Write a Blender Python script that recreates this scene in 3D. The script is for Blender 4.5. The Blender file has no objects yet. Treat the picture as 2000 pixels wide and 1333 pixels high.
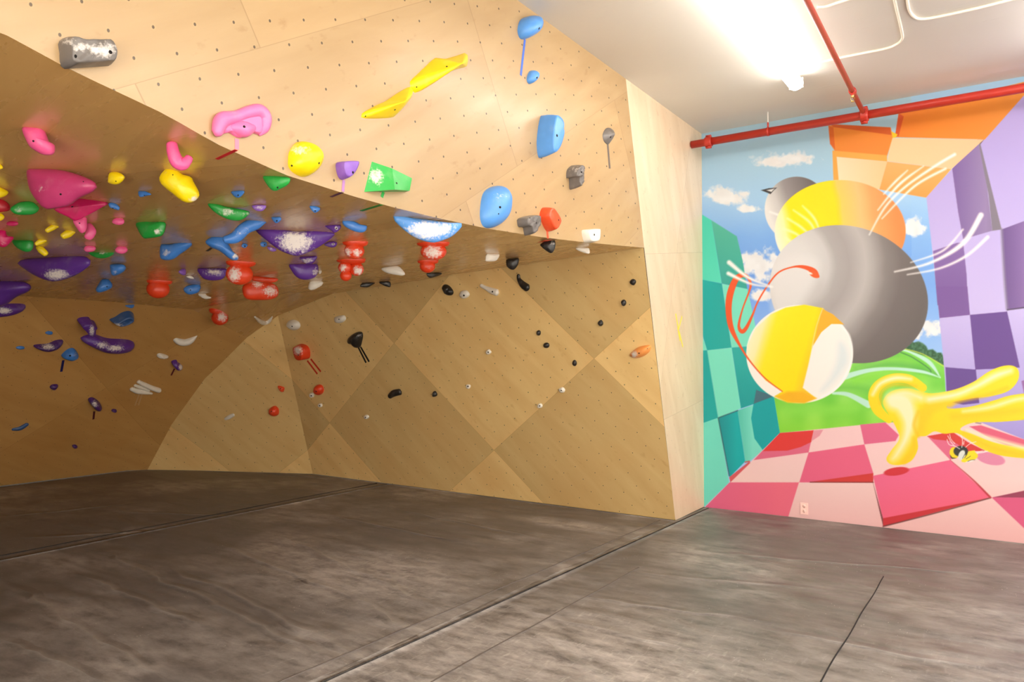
import bpy, bmesh, math, random
import numpy as np
from mathutils import Vector

# ------------------------------------------------------------------ camera, world, lights, exposure
S = bpy.context.scene
F_PX = 1440.0
PITCH = math.atan((705 - 666.5) / F_PX)
YAW = math.atan2(.5626, .8267)
CAM = np.array([0., 0., 1.6])
cd = bpy.data.cameras.new('camera'); cam = bpy.data.objects.new('camera', cd); S.collection.objects.link(cam)
cd.sensor_width = 36; cd.lens = F_PX / 2000 * 36; cd.clip_start = .05
cam.location = CAM; cam.rotation_euler = (math.pi / 2 + PITCH, 0, YAW)
S.camera = cam
S.view_settings.view_transform = 'Standard'; S.view_settings.look = 'None'
S.view_settings.gamma = 1; S.view_settings.use_curve_mapping = False
S.view_settings.exposure = 0.72
w = bpy.data.worlds.new('world'); S.world = w; w.use_nodes = True
w.node_tree.nodes['Background'].inputs[0].default_value = (1, .9, .75, 1)
w.node_tree.nodes['Background'].inputs[1].default_value = .05
TUBE_POWER = 12.0          # emission of every fluorescent diffuser
TUBE_COLOR = (1.0, .965, .91)
FILL_POWER = 5.6         # added fill light panels, out of view behind and beside the camera

FW = np.array([-math.sin(YAW) * math.cos(PITCH), math.cos(YAW) * math.cos(PITCH), math.sin(PITCH)])
RT = np.array([math.cos(YAW), math.sin(YAW), 0.])
UP = np.cross(RT, FW)
def ray(x, y): return FW + (x - 1000) / F_PX * RT - (y - 666.5) / F_PX * UP
def on_plane(x, y, n, d):
    n = np.array(n, float); r = ray(x, y); return CAM + r * ((d - n @ CAM) / (n @ r))
def on_plane_pt(x, y, n, p):
    return on_plane(x, y, n, float(np.dot(n, p)))
def proj(P):
    V = np.atleast_2d(P) - CAM; k = V @ FW
    return np.stack([1000 + F_PX * (V @ RT) / k, 666.5 - F_PX * (V @ UP) / k], 1)

# ------------------------------------------------------------------ helpers
def lin(c):
    if isinstance(c, str): c = tuple(int(c[i:i + 2], 16) for i in (0, 2, 4))
    return tuple(((v / 255) / 12.92 if v / 255 <= .04045 else ((v / 255 + .055) / 1.055) ** 2.4) for v in c)
def mesh_obj(name, V, Fc, mat=None, parent=None, smooth=True, loc=None):
    V = np.array(V, float)
    pw = np.zeros(3); q = parent
    while q is not None: pw = pw + np.array(q.location); q = q.parent
    if loc is None: loc = V.mean(0) if parent is None else pw
    loc = np.array(loc, float)
    me = bpy.data.meshes.new(name); me.from_pydata((V - loc).tolist(), [], [tuple(f) for f in Fc]); me.update()
    if smooth: me.polygons.foreach_set('use_smooth', [True] * len(me.polygons))
    o = bpy.data.objects.new(name, me); S.collection.objects.link(o)
    o.location = loc
    if parent is not None:
        o.parent = parent; o.location = loc - pw
    if mat: me.materials.append(mat)
    return o
def empty(name, loc):
    o = bpy.data.objects.new(name, None); S.collection.objects.link(o); o.location = loc; o.empty_display_size = .05; return o
def tag(o, label, cat, group=None, kind=None):
    if label: o['label'] = label
    if cat: o['category'] = cat
    if group: o['group'] = group
    if kind: o['kind'] = kind
    return o
def join(parts):
    V = []; Fc = []
    for v, f in parts:
        b = len(V); V += [list(p) for p in v]; Fc += [tuple(i + b for i in q) for q in f]
    return V, Fc
def box(c, s, rot=None):
    V = []
    for x in (-.5, .5):
        for y in (-.5, .5):
            for z in (-.5, .5): V.append(np.array([x * s[0], y * s[1], z * s[2]]))
    if rot is not None: V = [rot @ v for v in V]
    V = [v + np.array(c) for v in V]
    return V, [(0, 1, 3, 2), (4, 6, 7, 5), (0, 4, 5, 1), (2, 3, 7, 6), (0, 2, 6, 4), (1, 5, 7, 3)]
def tube(pts, radii, n=16, up=None, flat=1.0, caps=True):
    """swept round tube; with up given the section is an ellipse whose radius along up is flat*r"""
    P = [np.array(p, float) for p in pts]; V = []; Fc = []
    for i, p in enumerate(P):
        t = (P[min(i + 1, len(P) - 1)] - P[max(i - 1, 0)]); t /= (np.linalg.norm(t) + 1e-9)
        u = np.array(up if up is not None else ((0, 0, 1) if abs(t[2]) < .9 else (1, 0, 0)), float)
        a = np.cross(t, u); a /= np.linalg.norm(a) + 1e-9; b = np.cross(a, t)
        for k in range(n):
            q = 2 * math.pi * k / n
            V.append(p + radii[i] * (a * math.cos(q) + b * math.sin(q) * flat))
    for i in range(len(P) - 1):
        for k in range(n):
            Fc.append((i * n + k, i * n + (k + 1) % n, (i + 1) * n + (k + 1) % n, (i + 1) * n + k))
    if caps:
        Fc.append(tuple(range(n))[::-1]); Fc.append(tuple((len(P) - 1) * n + k for k in range(n)))
    return V, Fc
def catmull(P, per=6, closed=False):
    P = [np.array(p, float) for p in P]; n = len(P); out = []
    rng = range(n) if closed else range(n - 1)
    for i in rng:
        g = (lambda k: P[k % n]) if closed else (lambda k: P[min(max(k, 0), n - 1)])
        p0, p1, p2, p3 = g(i - 1), g(i), g(i + 1), g(i + 2)
        for k in range(per):
            t = k / per
            out.append(.5 * (2 * p1 + (p2 - p0) * t + (2 * p0 - 5 * p1 + 4 * p2 - p3) * t * t + (3 * p1 - p0 - 3 * p2 + p3) * t ** 3))
    if not closed: out.append(P[-1])
    return out

# node building
class N:
    def __init__(s, name):
        s.m = bpy.data.materials.new(name); s.m.use_nodes = True; s.t = s.m.node_tree
        s.b = s.t.nodes['Principled BSDF']
    def new(s, t, **k):
        n = s.t.nodes.new(t)
        for a, v in k.items(): setattr(n, a, v)
        return n
    def set(s, sock, v):
        if isinstance(v, bpy.types.NodeSocket): s.t.links.new(v, sock)
        elif isinstance(v, (tuple, list)) and len(v) == 3 and sock.type == 'RGBA': sock.default_value = (*v, 1)
        else: sock.default_value = v
    def math(s, op, a, b=0., c=None, clamp=False):
        n = s.new('ShaderNodeMath', operation=op, use_clamp=clamp); s.set(n.inputs[0], a); s.set(n.inputs[1], b)
        if c is not None: s.set(n.inputs[2], c)
        return n.outputs[0]
    def vmath(s, op, a, b=(0, 0, 0)):
        n = s.new('ShaderNodeVectorMath', operation=op); s.set(n.inputs[0], a); s.set(n.inputs[1], b)
        return n.outputs[1] if op in ('LENGTH', 'DOT_PRODUCT', 'DISTANCE') else n.outputs[0]
    def mix(s, f, a, b, mode='MIX'):
        n = s.new('ShaderNodeMix', data_type='RGBA', blend_type=mode)
        s.set(n.inputs[0], f); s.set(n.inputs[6], a); s.set(n.inputs[7], b); return n.outputs[2]
    def noise(s, vec=None, scale=5, detail=4, rough=.5, dist=0., dims='3D'):
        n = s.new('ShaderNodeTexNoise', noise_dimensions=dims)
        if vec is not None: s.set(n.inputs['Vector'], vec)
        n.inputs['Scale'].default_value = scale; n.inputs['Detail'].default_value = detail
        n.inputs['Roughness'].default_value = rough; n.inputs['Distortion'].default_value = dist
        return n.outputs[0]
    def ramp(s, f, lo, hi, a=0., b=1.):
        n = s.new('ShaderNodeMapRange'); s.set(n.inputs[0], f)
        for i, v in enumerate((lo, hi, a, b)): n.inputs[i + 1].default_value = v
        return n.outputs[0]
    def xyz(s, v):
        n = s.new('ShaderNodeSeparateXYZ'); s.set(n.inputs[0], v); return n.outputs
    def comb(s, x, y, z=0.):
        n = s.new('ShaderNodeCombineXYZ'); s.set(n.inputs[0], x); s.set(n.inputs[1], y); s.set(n.inputs[2], z); return n.outputs[0]
    def uv(s, name): n = s.new('ShaderNodeUVMap', uv_map=name); return n.outputs[0]
    def attr(s, name): n = s.new('ShaderNodeAttribute', attribute_name=name); return n
    def bump(s, h, strength=.3, dist=.01):
        n = s.new('ShaderNodeBump'); s.set(n.inputs['Height'], h); n.inputs['Strength'].default_value = strength
        n.inputs['Distance'].default_value = dist; s.t.links.new(n.outputs[0], s.b.inputs['Normal'])
    def pbr(s, col=None, rough=None, spec=None, coat=None, coat_rough=None):
        for k, v in (('Base Color', col), ('Roughness', rough), ('Specular IOR Level', spec), ('Coat Weight', coat), ('Coat Roughness', coat_rough)):
            if v is not None: s.set(s.b.inputs[k], v)
        return s.m

def simple(name, col, rough=.5, metal=0., var=.06):
    n = N(name); nz = n.noise(scale=22, detail=3)
    c = lin(col); n.pbr(n.mix(nz, tuple(v * (1 - var) for v in c), tuple(min(1, v * (1 + var)) for v in c)), rough)
    n.b.inputs['Metallic'].default_value = metal
    return n.m

def plywood(name, holes=None, rough=.42, coat=.0, grain=0., brick=None, lo=.90, hi=1.05, blot=.1, base=(226, 194, 142), checker=False, parity=0.):
    """birch plywood: 'panel' uv is panel lattice coordinates, 'metre' uv is metres in the plane, 'holes' uv the bolt hole lattice"""
    n = N(name)
    P = n.uv('panel'); M = n.uv('metre')
    x, y, _ = n.xyz(P)
    if brick:                                   # staggered rows
        row = n.math('FLOOR', y); x = n.math('ADD', x, n.math('MULTIPLY', row, brick))
    fx = n.math('FRACT', x); fy = n.math('FRACT', y)
    cell = n.comb(n.math('FLOOR', x), n.math('FLOOR', y), 3.3)
    wn = n.new('ShaderNodeTexWhiteNoise', noise_dimensions='3D'); n.set(wn.inputs[0], cell)
    par = n.math('MODULO', n.math('ABSOLUTE', n.math('ADD', n.math('FLOOR', x), n.math('ADD', n.math('FLOOR', y), parity))), 2.)
    tone = n.ramp(n.math('ADD', n.math('MULTIPLY', par, .65), n.math('MULTIPLY', wn.outputs[0], .35)) if checker else wn.outputs[0], 0, 1, lo, hi)
    c = lin(base)
    rot = n.new('ShaderNodeVectorRotate'); n.set(rot.inputs[0], M)
    rot.inputs['Axis'].default_value = (0, 0, 1); rot.inputs['Angle'].default_value = grain
    off = n.vmath('ADD', rot.outputs[0], n.vmath('SCALE', wn.outputs[1])) ; off.node.inputs[1].links[0].from_node.inputs['Scale'].default_value = 7
    st = n.vmath('MULTIPLY', off, (.7, 3.6, 1))
    g1 = n.noise(st, 1.7, 4, .5, .5)
    g2 = n.noise(n.vmath('MULTIPLY', off, (3, 60, 1)), 3, 3, .6)
    big = n.noise(off, 1.3, 3, .5)
    flecks = n.ramp(n.noise(n.vmath('MULTIPLY', off, (1., 1.8, 1)), 9, 3, .55), .64, .76)
    light = tuple(min(1, v * 1.10) for v in c); dark = (c[0] * .86, c[1] * .78, c[2] * .66)
    col = n.mix(n.ramp(g1, .3, .72, .1, .62), light, dark)
    col = n.mix(n.ramp(g2, .35, .75, 0, .08), col, dark)
    col = n.mix(n.ramp(big, .45, .75, 0, blot * 2.2), col, (c[0] * .93, c[1] * .72, c[2] * .52))
    col = n.mix(n.math('MULTIPLY', flecks, .30), col, (c[0] * .62, c[1] * .42, c[2] * .25))
    mul = n.new('ShaderNodeVectorMath', operation='SCALE'); n.set(mul.inputs[0], col); n.set(mul.inputs['Scale'], tone); col = mul.outputs[0]
    e = n.math('MINIMUM', n.math('MINIMUM', fx, n.math('SUBTRACT', 1, fx)), n.math('MINIMUM', fy, n.math('SUBTRACT', 1, fy)))
    seam = n.ramp(e, .0006, .0018, .4, 0)
    col = n.mix(seam, col, (c[0] * .4, c[1] * .28, c[2] * .18))
    h = None
    if holes:
        (ax, ay), (bx, by), r, vis = holes
        i, j, _ = n.xyz(n.uv('holes'))
        di = n.math('SUBTRACT', n.math('FRACT', i), .5); dj = n.math('SUBTRACT', n.math('FRACT', j), .5)
        dx = n.math('ADD', n.math('MULTIPLY', di, ax), n.math('MULTIPLY', dj, bx))
        dz = n.math('ADD', n.math('MULTIPLY', di, ay), n.math('MULTIPLY', dj, by))
        d = n.vmath('LENGTH', n.comb(dx, dz, 0.))
        h = n.ramp(d, r * .75, r * 1.15, vis, 0)
        ring = n.ramp(d, r * 1.2, r * 2.0, .25, 0)
        col = n.mix(ring, col, tuple(min(1, v * 1.15) for v in c))
        col = n.mix(h, col, (.035, .018, .010))
    n.pbr(col, n.ramp(g1, .2, .8, rough - .06, rough + .08), .5, coat, .22)
    hh = n.math('MULTIPLY', g2, .15)
    if h is not None: hh = n.math('SUBTRACT', hh, n.math('MULTIPLY', h, 3.))
    n.bump(hh, .25, .004)
    return n.m

# ------------------------------------------------------------------ the shell of the place
XF = -2.83          # plane of the lit upper climbing face
ZC = 4.12           # ceiling
YM = 7.90           # mural wall
XR, YB = 3.3, -2.2  # far side of the room, behind the camera
FLOORZ = -.30
def uvs(o, name, fn):
    me = o.data; L = me.uv_layers.new(name=name)
    co = np.array([v.co for v in me.vertices]) + np.array(o.matrix_world.translation) if False else np.array([list(v.co) for v in me.vertices]) + np.array(o.location)
    uv = np.array([fn(p) for p in co])
    idx = np.zeros(len(me.loops), int); me.loops.foreach_get('vertex_index', idx)
    L.data.foreach_set('uv', uv[idx].ravel())
def grid_between(A, B, n, m):
    """loft between two polylines with equal counts, m rows"""
    V = []; Fc = []
    A = np.array(A, float); B = np.array(B, float)
    t = np.linspace(0, 1, m)
    for i in range(len(A)):
        for k in t: V.append(A[i] * (1 - k) + B[i] * k)
    for i in range(len(A) - 1):
        for k in range(m - 1):
            Fc.append((i * m + k, (i + 1) * m + k, (i + 1) * m + k + 1, i * m + k + 1))
    return V, Fc
def affine2(o, e1, e2):
    """p(2) = o + i e1 + j e2 -> returns fn giving (i,j)"""
    M = np.linalg.inv(np.array([e1, e2], float).T); o = np.array(o, float)
    return lambda q: M @ (np.array(q) - o)

LIP = [(YB, 2.735), (-1, 2.73), (0, 2.725), (1.068, 2.718), (1.29, 2.663), (1.664, 2.598), (1.886, 2.537), (2.25, 2.478), (2.69, 2.456), (3.0, 2.45), (3.4, 2.452), (3.862, 2.463), (4.522, 2.499), (5.093, 2.542), (5.7, 2.594), (6.345, 2.652)]
yl = np.array([p[0] for p in LIP]); zl = np.array([p[1] for p in LIP])
def lipz(y): return float(np.interp(y, yl, zl))
CORN = np.array([XF, 6.345, 2.652])
def edge_y(z): return np.interp(z, [0, 2.652, ZC], [7.07, 6.345, 5.966])   # slanted edge shared with the side panel

# upper face (fine grid so that its hole lattice can follow the curve of the wall)
Ys = np.concatenate([np.linspace(YB, 1.0, 12)[:-1], np.linspace(1.0, 6.345, 60)])
A = []; B = []
for yy in Ys:
    A.append((XF, yy, lipz(yy)))
    top = yy if yy < 5.4 else 5.4 + (yy - 5.4) * (5.966 - 5.4) / (6.345 - 5.4)
    B.append((XF, top, ZC))
V, Fc = grid_between(A, B, len(A), 14)
sY = lambda y: np.interp(y, [0, 1.3, 4.2, 6.3], [.16, .17, .25, .355])
tt = np.linspace(YB, 7, 800); cum = np.concatenate([[0], np.cumsum(np.diff(tt) / sY(tt[:-1]))])
tY = lambda y: np.interp(y, tt, cum)
t0 = tY(4.0); z0 = 3.969
fh = lambda p: ((.612 * (tY(p[1]) - t0) + 4.847 * (p[2] - z0)) + .5, (.68 * (tY(p[1]) - t0) - 8.503 * (p[2] - z0)) + .5)
l1 = np.array([.857, .515]); l2 = np.array([-.515, .857])
def fp(p):
    q = np.array([p[1] - 4.222, p[2] - 2.95]); return (q @ l1 / 2.44, q @ l2 / 1.158)
MAT_F = plywood('birch plywood upper', ((.22, .08), (.128, -.072), .0075, .85), rough=.36, coat=.25, grain=-.54, brick=.724, base=(184, 156, 115), blot=.06)
wall_upper = mesh_obj('wall_upper', V, Fc, MAT_F, loc=(0, 0, 0)); tag(wall_upper, 'lit upper plywood climbing face above the overhang lip', 'wall', kind='structure')
uvs(wall_upper, 'panel', fp); uvs(wall_upper, 'metre', lambda p: (p[1], p[2])); uvs(wall_upper, 'holes', fh)

# side panel between the slanted edge and the mural
zs = np.linspace(0, ZC, 12)
V, Fc = grid_between([(XF, edge_y(z), z) for z in zs], [(XF, YM, z) for z in zs], 12, 6)
MAT_R = plywood('birch plywood side', ((.2, .08), (.11, -.13), .0055, .35), rough=.4, coat=.15, grain=1.2, base=(226, 205, 177), lo=.97, hi=1.03, blot=.03)
wall_side = mesh_obj('wall_side', V, Fc, MAT_R, loc=(0, 0, 0)); tag(wall_side, 'pale plywood side panel beside the mural', 'wall', kind='structure')
uvs(wall_side, 'panel', lambda p: affine2((6.6, 1.0), (.55, 1.7), (1.9, .25))((p[1], p[2]))); uvs(wall_side, 'metre', lambda p: (p[1], p[2]))
uvs(wall_side, 'holes', lambda p: affine2((6.6, 3.0), (.2, .08), (.11, -.13))((p[1], p[2])))

# cave: back wall B, bent part B2, left wall L, roof
nB = np.array([0, 1, .279]); dB = 7.07
nB2 = np.array([-.427, .904, .25]); dB2 = 9.9
bz = lambda X, z: (X, dB - .279 * z, z)
TOPB = [tuple(CORN), (-3.5, 6.348, 2.626), (-4.222, 6.345, 2.598), (-4.863, 6.355, 2.562), (-5.72, 6.368, 2.515), (-6.4, 6.378, 2.48), (-7.076, 6.388, 2.444), (-7.86, 6.433, 2.284), (-8.22, 6.45, 2.21)]
XB = [XF, -3.5, -4.222, -4.863, -5.72, -6.4, -7.076, -7.86, -8.22]
V, Fc = grid_between([(x, dB, 0.) for x in XB], [(t[0], dB - .279 * t[2], t[2]) for t in TOPB], 9, 8)
MAT_B = plywood('birch plywood cave', ((.155, .086), (.076, -.137), .0066, .8), rough=.40, coat=.3, grain=.80, base=(250, 212, 146), lo=.76, hi=1.06, blot=.14, checker=True)
fB = affine2((-4.952, .571 * 1.038), (1.24, -1.24 * 1.038), (1.45, 1.05 * 1.038)); fBh = affine2((-3.503, 2.236 * 1.038), (.155, .0866), (.076, -.137))
def cave_uv(o, k=0):
    uvs(o, 'panel', lambda p: fB((p[0], p[2] * 1.038)) + k); uvs(o, 'metre', lambda p: (p[0], p[2])); uvs(o, 'holes', lambda p: fBh((p[0], p[2] * 1.038)) + .5)
wall_back = mesh_obj('wall_back', V, Fc, MAT_B, loc=(0, 0, 0)); tag(wall_back, 'leaning back plywood wall of the cave', 'wall', kind='structure'); cave_uv(wall_back)
T3 = on_plane(482, 660, nB2, dB2); T4 = on_plane(430, 712, nB2, dB2); T5 = on_plane(400, 740, nB2, dB2); T6 = on_plane(335, 830, nB2, dB2)
G1 = np.array([-8.22, 7.07, 0]); G2 = np.array([-9.0, 6.72, 0.]); G3 = np.array([-9.75, 6.39, 0]); G4 = np.array([-10.2, 6.16, 0.]); G5 = np.array([-10.53, 5.97, 0])
T2 = np.array(bz(-8.22, 2.21))
V = [T2, T3, T4, T5, T6, G5, G4, G3, G2, G1]
wall_bend = mesh_obj('wall_back_bend', [*V], [(0, 9, 8, 1), (1, 8, 7, 2), (2, 7, 3), (3, 7, 6, 4), (4, 6, 5)], MAT_B, loc=(0, 0, 0), smooth=False)
tag(wall_bend, 'angled left end of the cave back wall', 'wall', kind='structure'); cave_uv(wall_bend, 3)
# left wall
K3 = np.array([-8.89, 5.62, 2.27]); K2 = np.array([-7.47, 5.90, 2.42]); K1 = np.array([-6.35, 6.20, 2.462])
T7 = np.array([-10.7, 5.76, 0.])
Lf = [(-10.72, y, 0.) for y in (4.6, 3.4, 2, 0, -1, YB)]
Lt = [(-8.86, y, 2.3) for y in (4.6, 3.4, 2, 0, -1, YB)]
V = [T3, T4, T5, T6, G5, T7, K3] + [np.array(p) for p in Lf] + [np.array(p) for p in Lt]
b = 7; Fc = [(6, 0, 1), (6, 1, 2), (6, 2, 3), (6, 3, 5), (3, 4, 5), (6, 5, b), (6, b, b + 6)]
for i in range(5): Fc.append((b + i, b + i + 1, b + 7 + i, b + 6 + i))
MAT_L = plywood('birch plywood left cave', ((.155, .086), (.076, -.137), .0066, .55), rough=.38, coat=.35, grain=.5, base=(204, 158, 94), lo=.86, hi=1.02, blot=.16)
wall_left = mesh_obj('wall_left', V, Fc, MAT_L, loc=(0, 0, 0)); tag(wall_left, 'steep leaning left wall of the cave', 'wall', kind='structure')
uvs(wall_left, 'panel', lambda p: affine2((6.1, .3), (1.3, 1.2), (1.1, -1.3))((p[1] + .2 * p[0] + 2, p[2] * 1.28)))
uvs(wall_left, 'metre', lambda p: (p[1], p[2] * 1.28)); uvs(wall_left, 'holes', lambda p: affine2((0, 0), (.155, .086), (.076, -.137))((p[1], p[2] * 1.28)))
# roof
opp = [np.array([-8.86, YB, 2.3]), np.array([-8.86, -1, 2.3]), np.array([-8.86, 0, 2.3]), np.array([-8.86, 1.2, 2.3]), np.array([-8.86, 2., 2.3]), np.array([-8.86, 2.8, 2.3]),
       np.array([-8.86, 3.4, 2.3]), np.array([-8.86, 4.1, 2.3]), np.array([-8.86, 4.6, 2.3]), K3, .5 * (K3 + K2), K2, K1, np.array(TOPB[4]), np.array(TOPB[3]), CORN]
A = [(XF, y, z) for y, z in LIP]
V, Fc = grid_between(A, opp, len(A), 8)
# small facet between roof and back wall (left end)
b = len(V); extra = [np.array(TOPB[4]), K1, K2, K3, T3, T2, np.array(TOPB[7]), np.array(TOPB[6]), np.array(TOPB[5])]
V += extra; Fc += [(b, b + 1, b + 8), (b + 1, b + 2, b + 7, b + 8), (b + 2, b + 6, b + 7), (b + 2, b + 3, b + 4, b + 5), (b + 2, b + 5, b + 6)]
MAT_U = plywood('birch plywood roof', ((.155, .086), (.076, -.137), .006, .18), rough=.26, coat=.55, grain=.1, base=(214, 170, 106), lo=.93, hi=1.04, blot=.03)
ceiling_cave = mesh_obj('ceiling_cave', V, Fc, MAT_U, loc=(0, 0, 0)); tag(ceiling_cave, 'plywood roof of the cave under the overhang', 'ceiling', kind='structure')
uvs(ceiling_cave, 'panel', lambda p: affine2((-5, 4.2), (2.3, .5), (-.35, 1.2))((p[0], p[1]))); uvs(ceiling_cave, 'metre', lambda p: (p[0], p[1]))
uvs(ceiling_cave, 'holes', lambda p: affine2((0, 0), (.155, .086), (.076, -.137))((p[0], p[1])))

SHELL = []
for o in (wall_upper, wall_side, wall_back, wall_bend, wall_left, ceiling_cave):
    me = o.data; me.calc_loop_triangles(); co = np.array([list(v.co) for v in me.vertices])
    for t in me.loop_triangles:
        a, b_, c = co[list(t.vertices)]; SHELL.append((a, b_, c))
TA = np.array([t[0] for t in SHELL]); TB = np.array([t[1] for t in SHELL]); TC = np.array([t[2] for t in SHELL])
def raycast(TA, TB, TC, o, d):
    e1 = TB - TA; e2 = TC - TA; h = np.cross(d, e2); a = (e1 * h).sum(1); a = np.where(abs(a) < 1e-12, 1e-12, a)
    s = o - TA; u = (s * h).sum(1) / a; q = np.cross(s, e1); v = (q @ d) / a; t = (e2 * q).sum(1) / a
    ok = (u >= -1e-5) & (v >= -1e-5) & (u + v <= 1 + 1e-5) & (t > 1e-4)
    if not ok.any(): return None
    t = np.where(ok, t, 1e9); i = int(t.argmin()); n = np.cross(e1[i], e2[i]); n /= np.linalg.norm(n)
    if n @ d > 0: n = -n
    return o + d * t[i], n
def hit(x, y):
    r = raycast(TA, TB, TC, CAM, ray(x, y))
    return r

# room around: ceiling, mural wall, right and rear walls
n = N('painted concrete ceiling'); M = n.new('ShaderNodeTexCoord').outputs['Object']
str_ = n.noise(n.vmath('MULTIPLY', M, (1.2, 16, 1)), 2.2, 4, .6, .3); fine = n.noise(M, 40, 3)
n.pbr(n.mix(n.ramp(n.noise(M, .7, 2), .3, .7), lin((226, 221, 212)), lin((216, 209, 199))), .55)
n.bump(n.math('ADD', n.ramp(str_, .62, .72), n.math('MULTIPLY', fine, .25)), .35, .006); MAT_C = n.m
V = [(XF - 8.5, YB, ZC), (XR, YB, ZC), (XR, YM, ZC), (XF - 8.5, YM, ZC), (XF - 8.5, YB, ZC + .2), (XR, YB, ZC + .2), (XR, YM, ZC + .2), (XF - 8.5, YM, ZC + .2)]
ceiling = mesh_obj('ceiling', V, [(0, 3, 2, 1), (4, 5, 6, 7), (0, 1, 5, 4), (1, 2, 6, 5), (2, 3, 7, 6), (3, 0, 4, 7)], MAT_C, smooth=False, loc=(0, 0, 0))
tag(ceiling, 'white painted ceiling above the room', 'ceiling', kind='structure')
MAT_W = simple('painted wall', (236, 228, 214), .6)
for nm, c, s in (('wall_right', (XR + .1, (YM + YB) / 2, (ZC + FLOORZ) / 2), (.2, YM - YB, ZC - FLOORZ)),
                 ('wall_rear', ((XR - 11) / 2, YB - .1, (ZC + FLOORZ) / 2), (XR + 11.2, .2, ZC - FLOORZ))):
    tag(mesh_obj(nm, *box(c, s), MAT_W, smooth=False), None, None, kind='structure')
# added unseen fill light in the rear wall, built as framed glowing panes
nG = N('fill glow'); nG.b.inputs['Emission Color'].default_value = (1, .945, .86, 1); nG.b.inputs['Emission Strength'].default_value = FILL_POWER; nG.pbr((.8, .8, .78), .3); FILL_GLOW = nG.m; FILL_GLOW2 = FILL_GLOW.copy(); FILL_GLOW2.node_tree.nodes['Principled BSDF'].inputs['Emission Strength'].default_value = FILL_POWER * .5
FR = simple('grey fill frame', (120, 116, 110), .4)
for k in range(2):
    xa = -1.3 + k * 2.25; z0_, z1_ = .35, 2.75; yy = YB + .03; prt = []
    for c_, s_ in (((xa + 1.05, yy, z0_), (2.15, .08, .08)), ((xa + 1.05, yy, z1_), (2.15, .08, .08)), ((xa, yy, 1.55), (.08, .08, 2.4)), ((xa + 2.1, yy, 1.55), (.08, .08, 2.4)), ((xa + 1.05, yy, 1.55), (.05, .06, 2.4))): prt.append(box(c_, s_))
    fill_root = mesh_obj('fill_window_%d' % (k + 1), *join(prt), FR, smooth=False); tag(fill_root, None, None, kind='structure')
    mesh_obj('pane', *box((xa + 1.05, YB + .012, 1.55), (2.1, .02, 2.4)), FILL_GLOW, fill_root, smooth=False)
# unseen added fill glow in the right wall too, as fill light
for k in range(2):
    ya = -.5 + k * 3.6; xx = XR - .03; prt = []
    for c_, s_ in (((xx, ya + 1.6, .35), (.08, 3.3, .08)), ((xx, ya + 1.6, 2.75), (.08, 3.3, .08)), ((xx, ya, 1.55), (.08, .08, 2.4)), ((xx, ya + 3.2, 1.55), (.08, .08, 2.4)), ((xx, ya + 1.07, 1.55), (.06, .05, 2.4)), ((xx, ya + 2.13, 1.55), (.06, .05, 2.4))): prt.append(box(c_, s_))
    fill_root = mesh_obj('fill_window_%d' % (k + 3), *join(prt), FR, smooth=False); tag(fill_root, None, None, kind='structure')
    mesh_obj('pane', *box((XR - .012, ya + 1.6, 1.55), (.02, 3.2, 2.4)), FILL_GLOW2, fill_root, smooth=False)
tag(mesh_obj('floor', *box(((XR - 11.2) / 2, (YM + YB) / 2, FLOORZ - .05), (XR + 11.6, YM - YB + .6, .1)), simple('pale concrete floor', (205, 196, 182), .6), smooth=False), None, None, kind='structure')

# ------------------------------------------------------------------ the mural: paint laid onto the wall mesh as a colour attribute
xs = np.concatenate([np.arange(-2.95, .14, .005), np.linspace(.16, XR, 120)]); zs = np.concatenate([[FLOORZ, -.1], np.arange(0, ZC + .004, .005)])
GX, GZ = np.meshgrid(xs, zs); nx, nz_ = len(xs), len(zs)
PW = np.stack([GX.ravel(), np.full(GX.size, YM), GZ.ravel()], 1)
PP = proj(PW); PXx, PXy = PP[:, 0], PP[:, 1]
IMG = np.zeros((len(PW), 3))
CROP = {'M1': (1340, 150, 3.0303), 'M2': (1340, 560, 3.0303), 'Q': (1000, 880, 2), 'P': (1800, 820, 10), 'X': (0, 0, 1)}
def cv(cr, pts):
    x0, y0, s = CROP[cr]; return np.array([(x0 + p[0] / s, y0 + p[1] / s) for p in pts], float)
def box_idx(P, pad):
    a = P.min(0) - pad; b = P.max(0) + pad
    return np.nonzero((PXx > a[0]) & (PXx < b[0]) & (PXy > a[1]) & (PXy < b[1]))[0]
def seg_dist(x, y, P, closed=True):
    d = np.full(len(x), 1e9); n = len(P)
    for i in range(n if closed else n - 1):
        a = P[i]; b = P[(i + 1) % n]; v = b - a; L = v @ v + 1e-12
        t = np.clip(((x - a[0]) * v[0] + (y - a[1]) * v[1]) / L, 0, 1)
        d = np.minimum(d, np.hypot(x - a[0] - t * v[0], y - a[1] - t * v[1]))
    return d
def inside(x, y, P):
    c = np.zeros(len(x), bool); n = len(P)
    for i in range(n):
        x1, y1 = P[i]; x2, y2 = P[(i + 1) % n]
        if y1 == y2: continue
        m = ((y1 > y) != (y2 > y)) & (x < (x2 - x1) * (y - y1) / (y2 - y1) + x1); c ^= m
    return c
def rgb(c): return np.array([int(c[i:i + 2], 16) for i in (0, 2, 4)], float) / 255 if isinstance(c, str) else np.array(c, float) / 255
def put(idx, a, col):
    a = np.clip(a, 0, 1)[:, None]; IMG[idx] = IMG[idx] * (1 - a) + col * a
def poly(cr, pts, col, soft=.8, fn=None, op=1., smooth=False):
    P = cv(cr, pts)
    if smooth: P = np.array(catmull(P, 6, True))
    idx = box_idx(P, soft + 1); x, y = PXx[idx], PXy[idx]
    d = seg_dist(x, y, P); a = np.where(inside(x, y, P), .5 + d / soft / 2, .5 - d / soft / 2)
    put(idx, np.clip(a, 0, 1) * op, fn(x, y) if fn else rgb(col))
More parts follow.
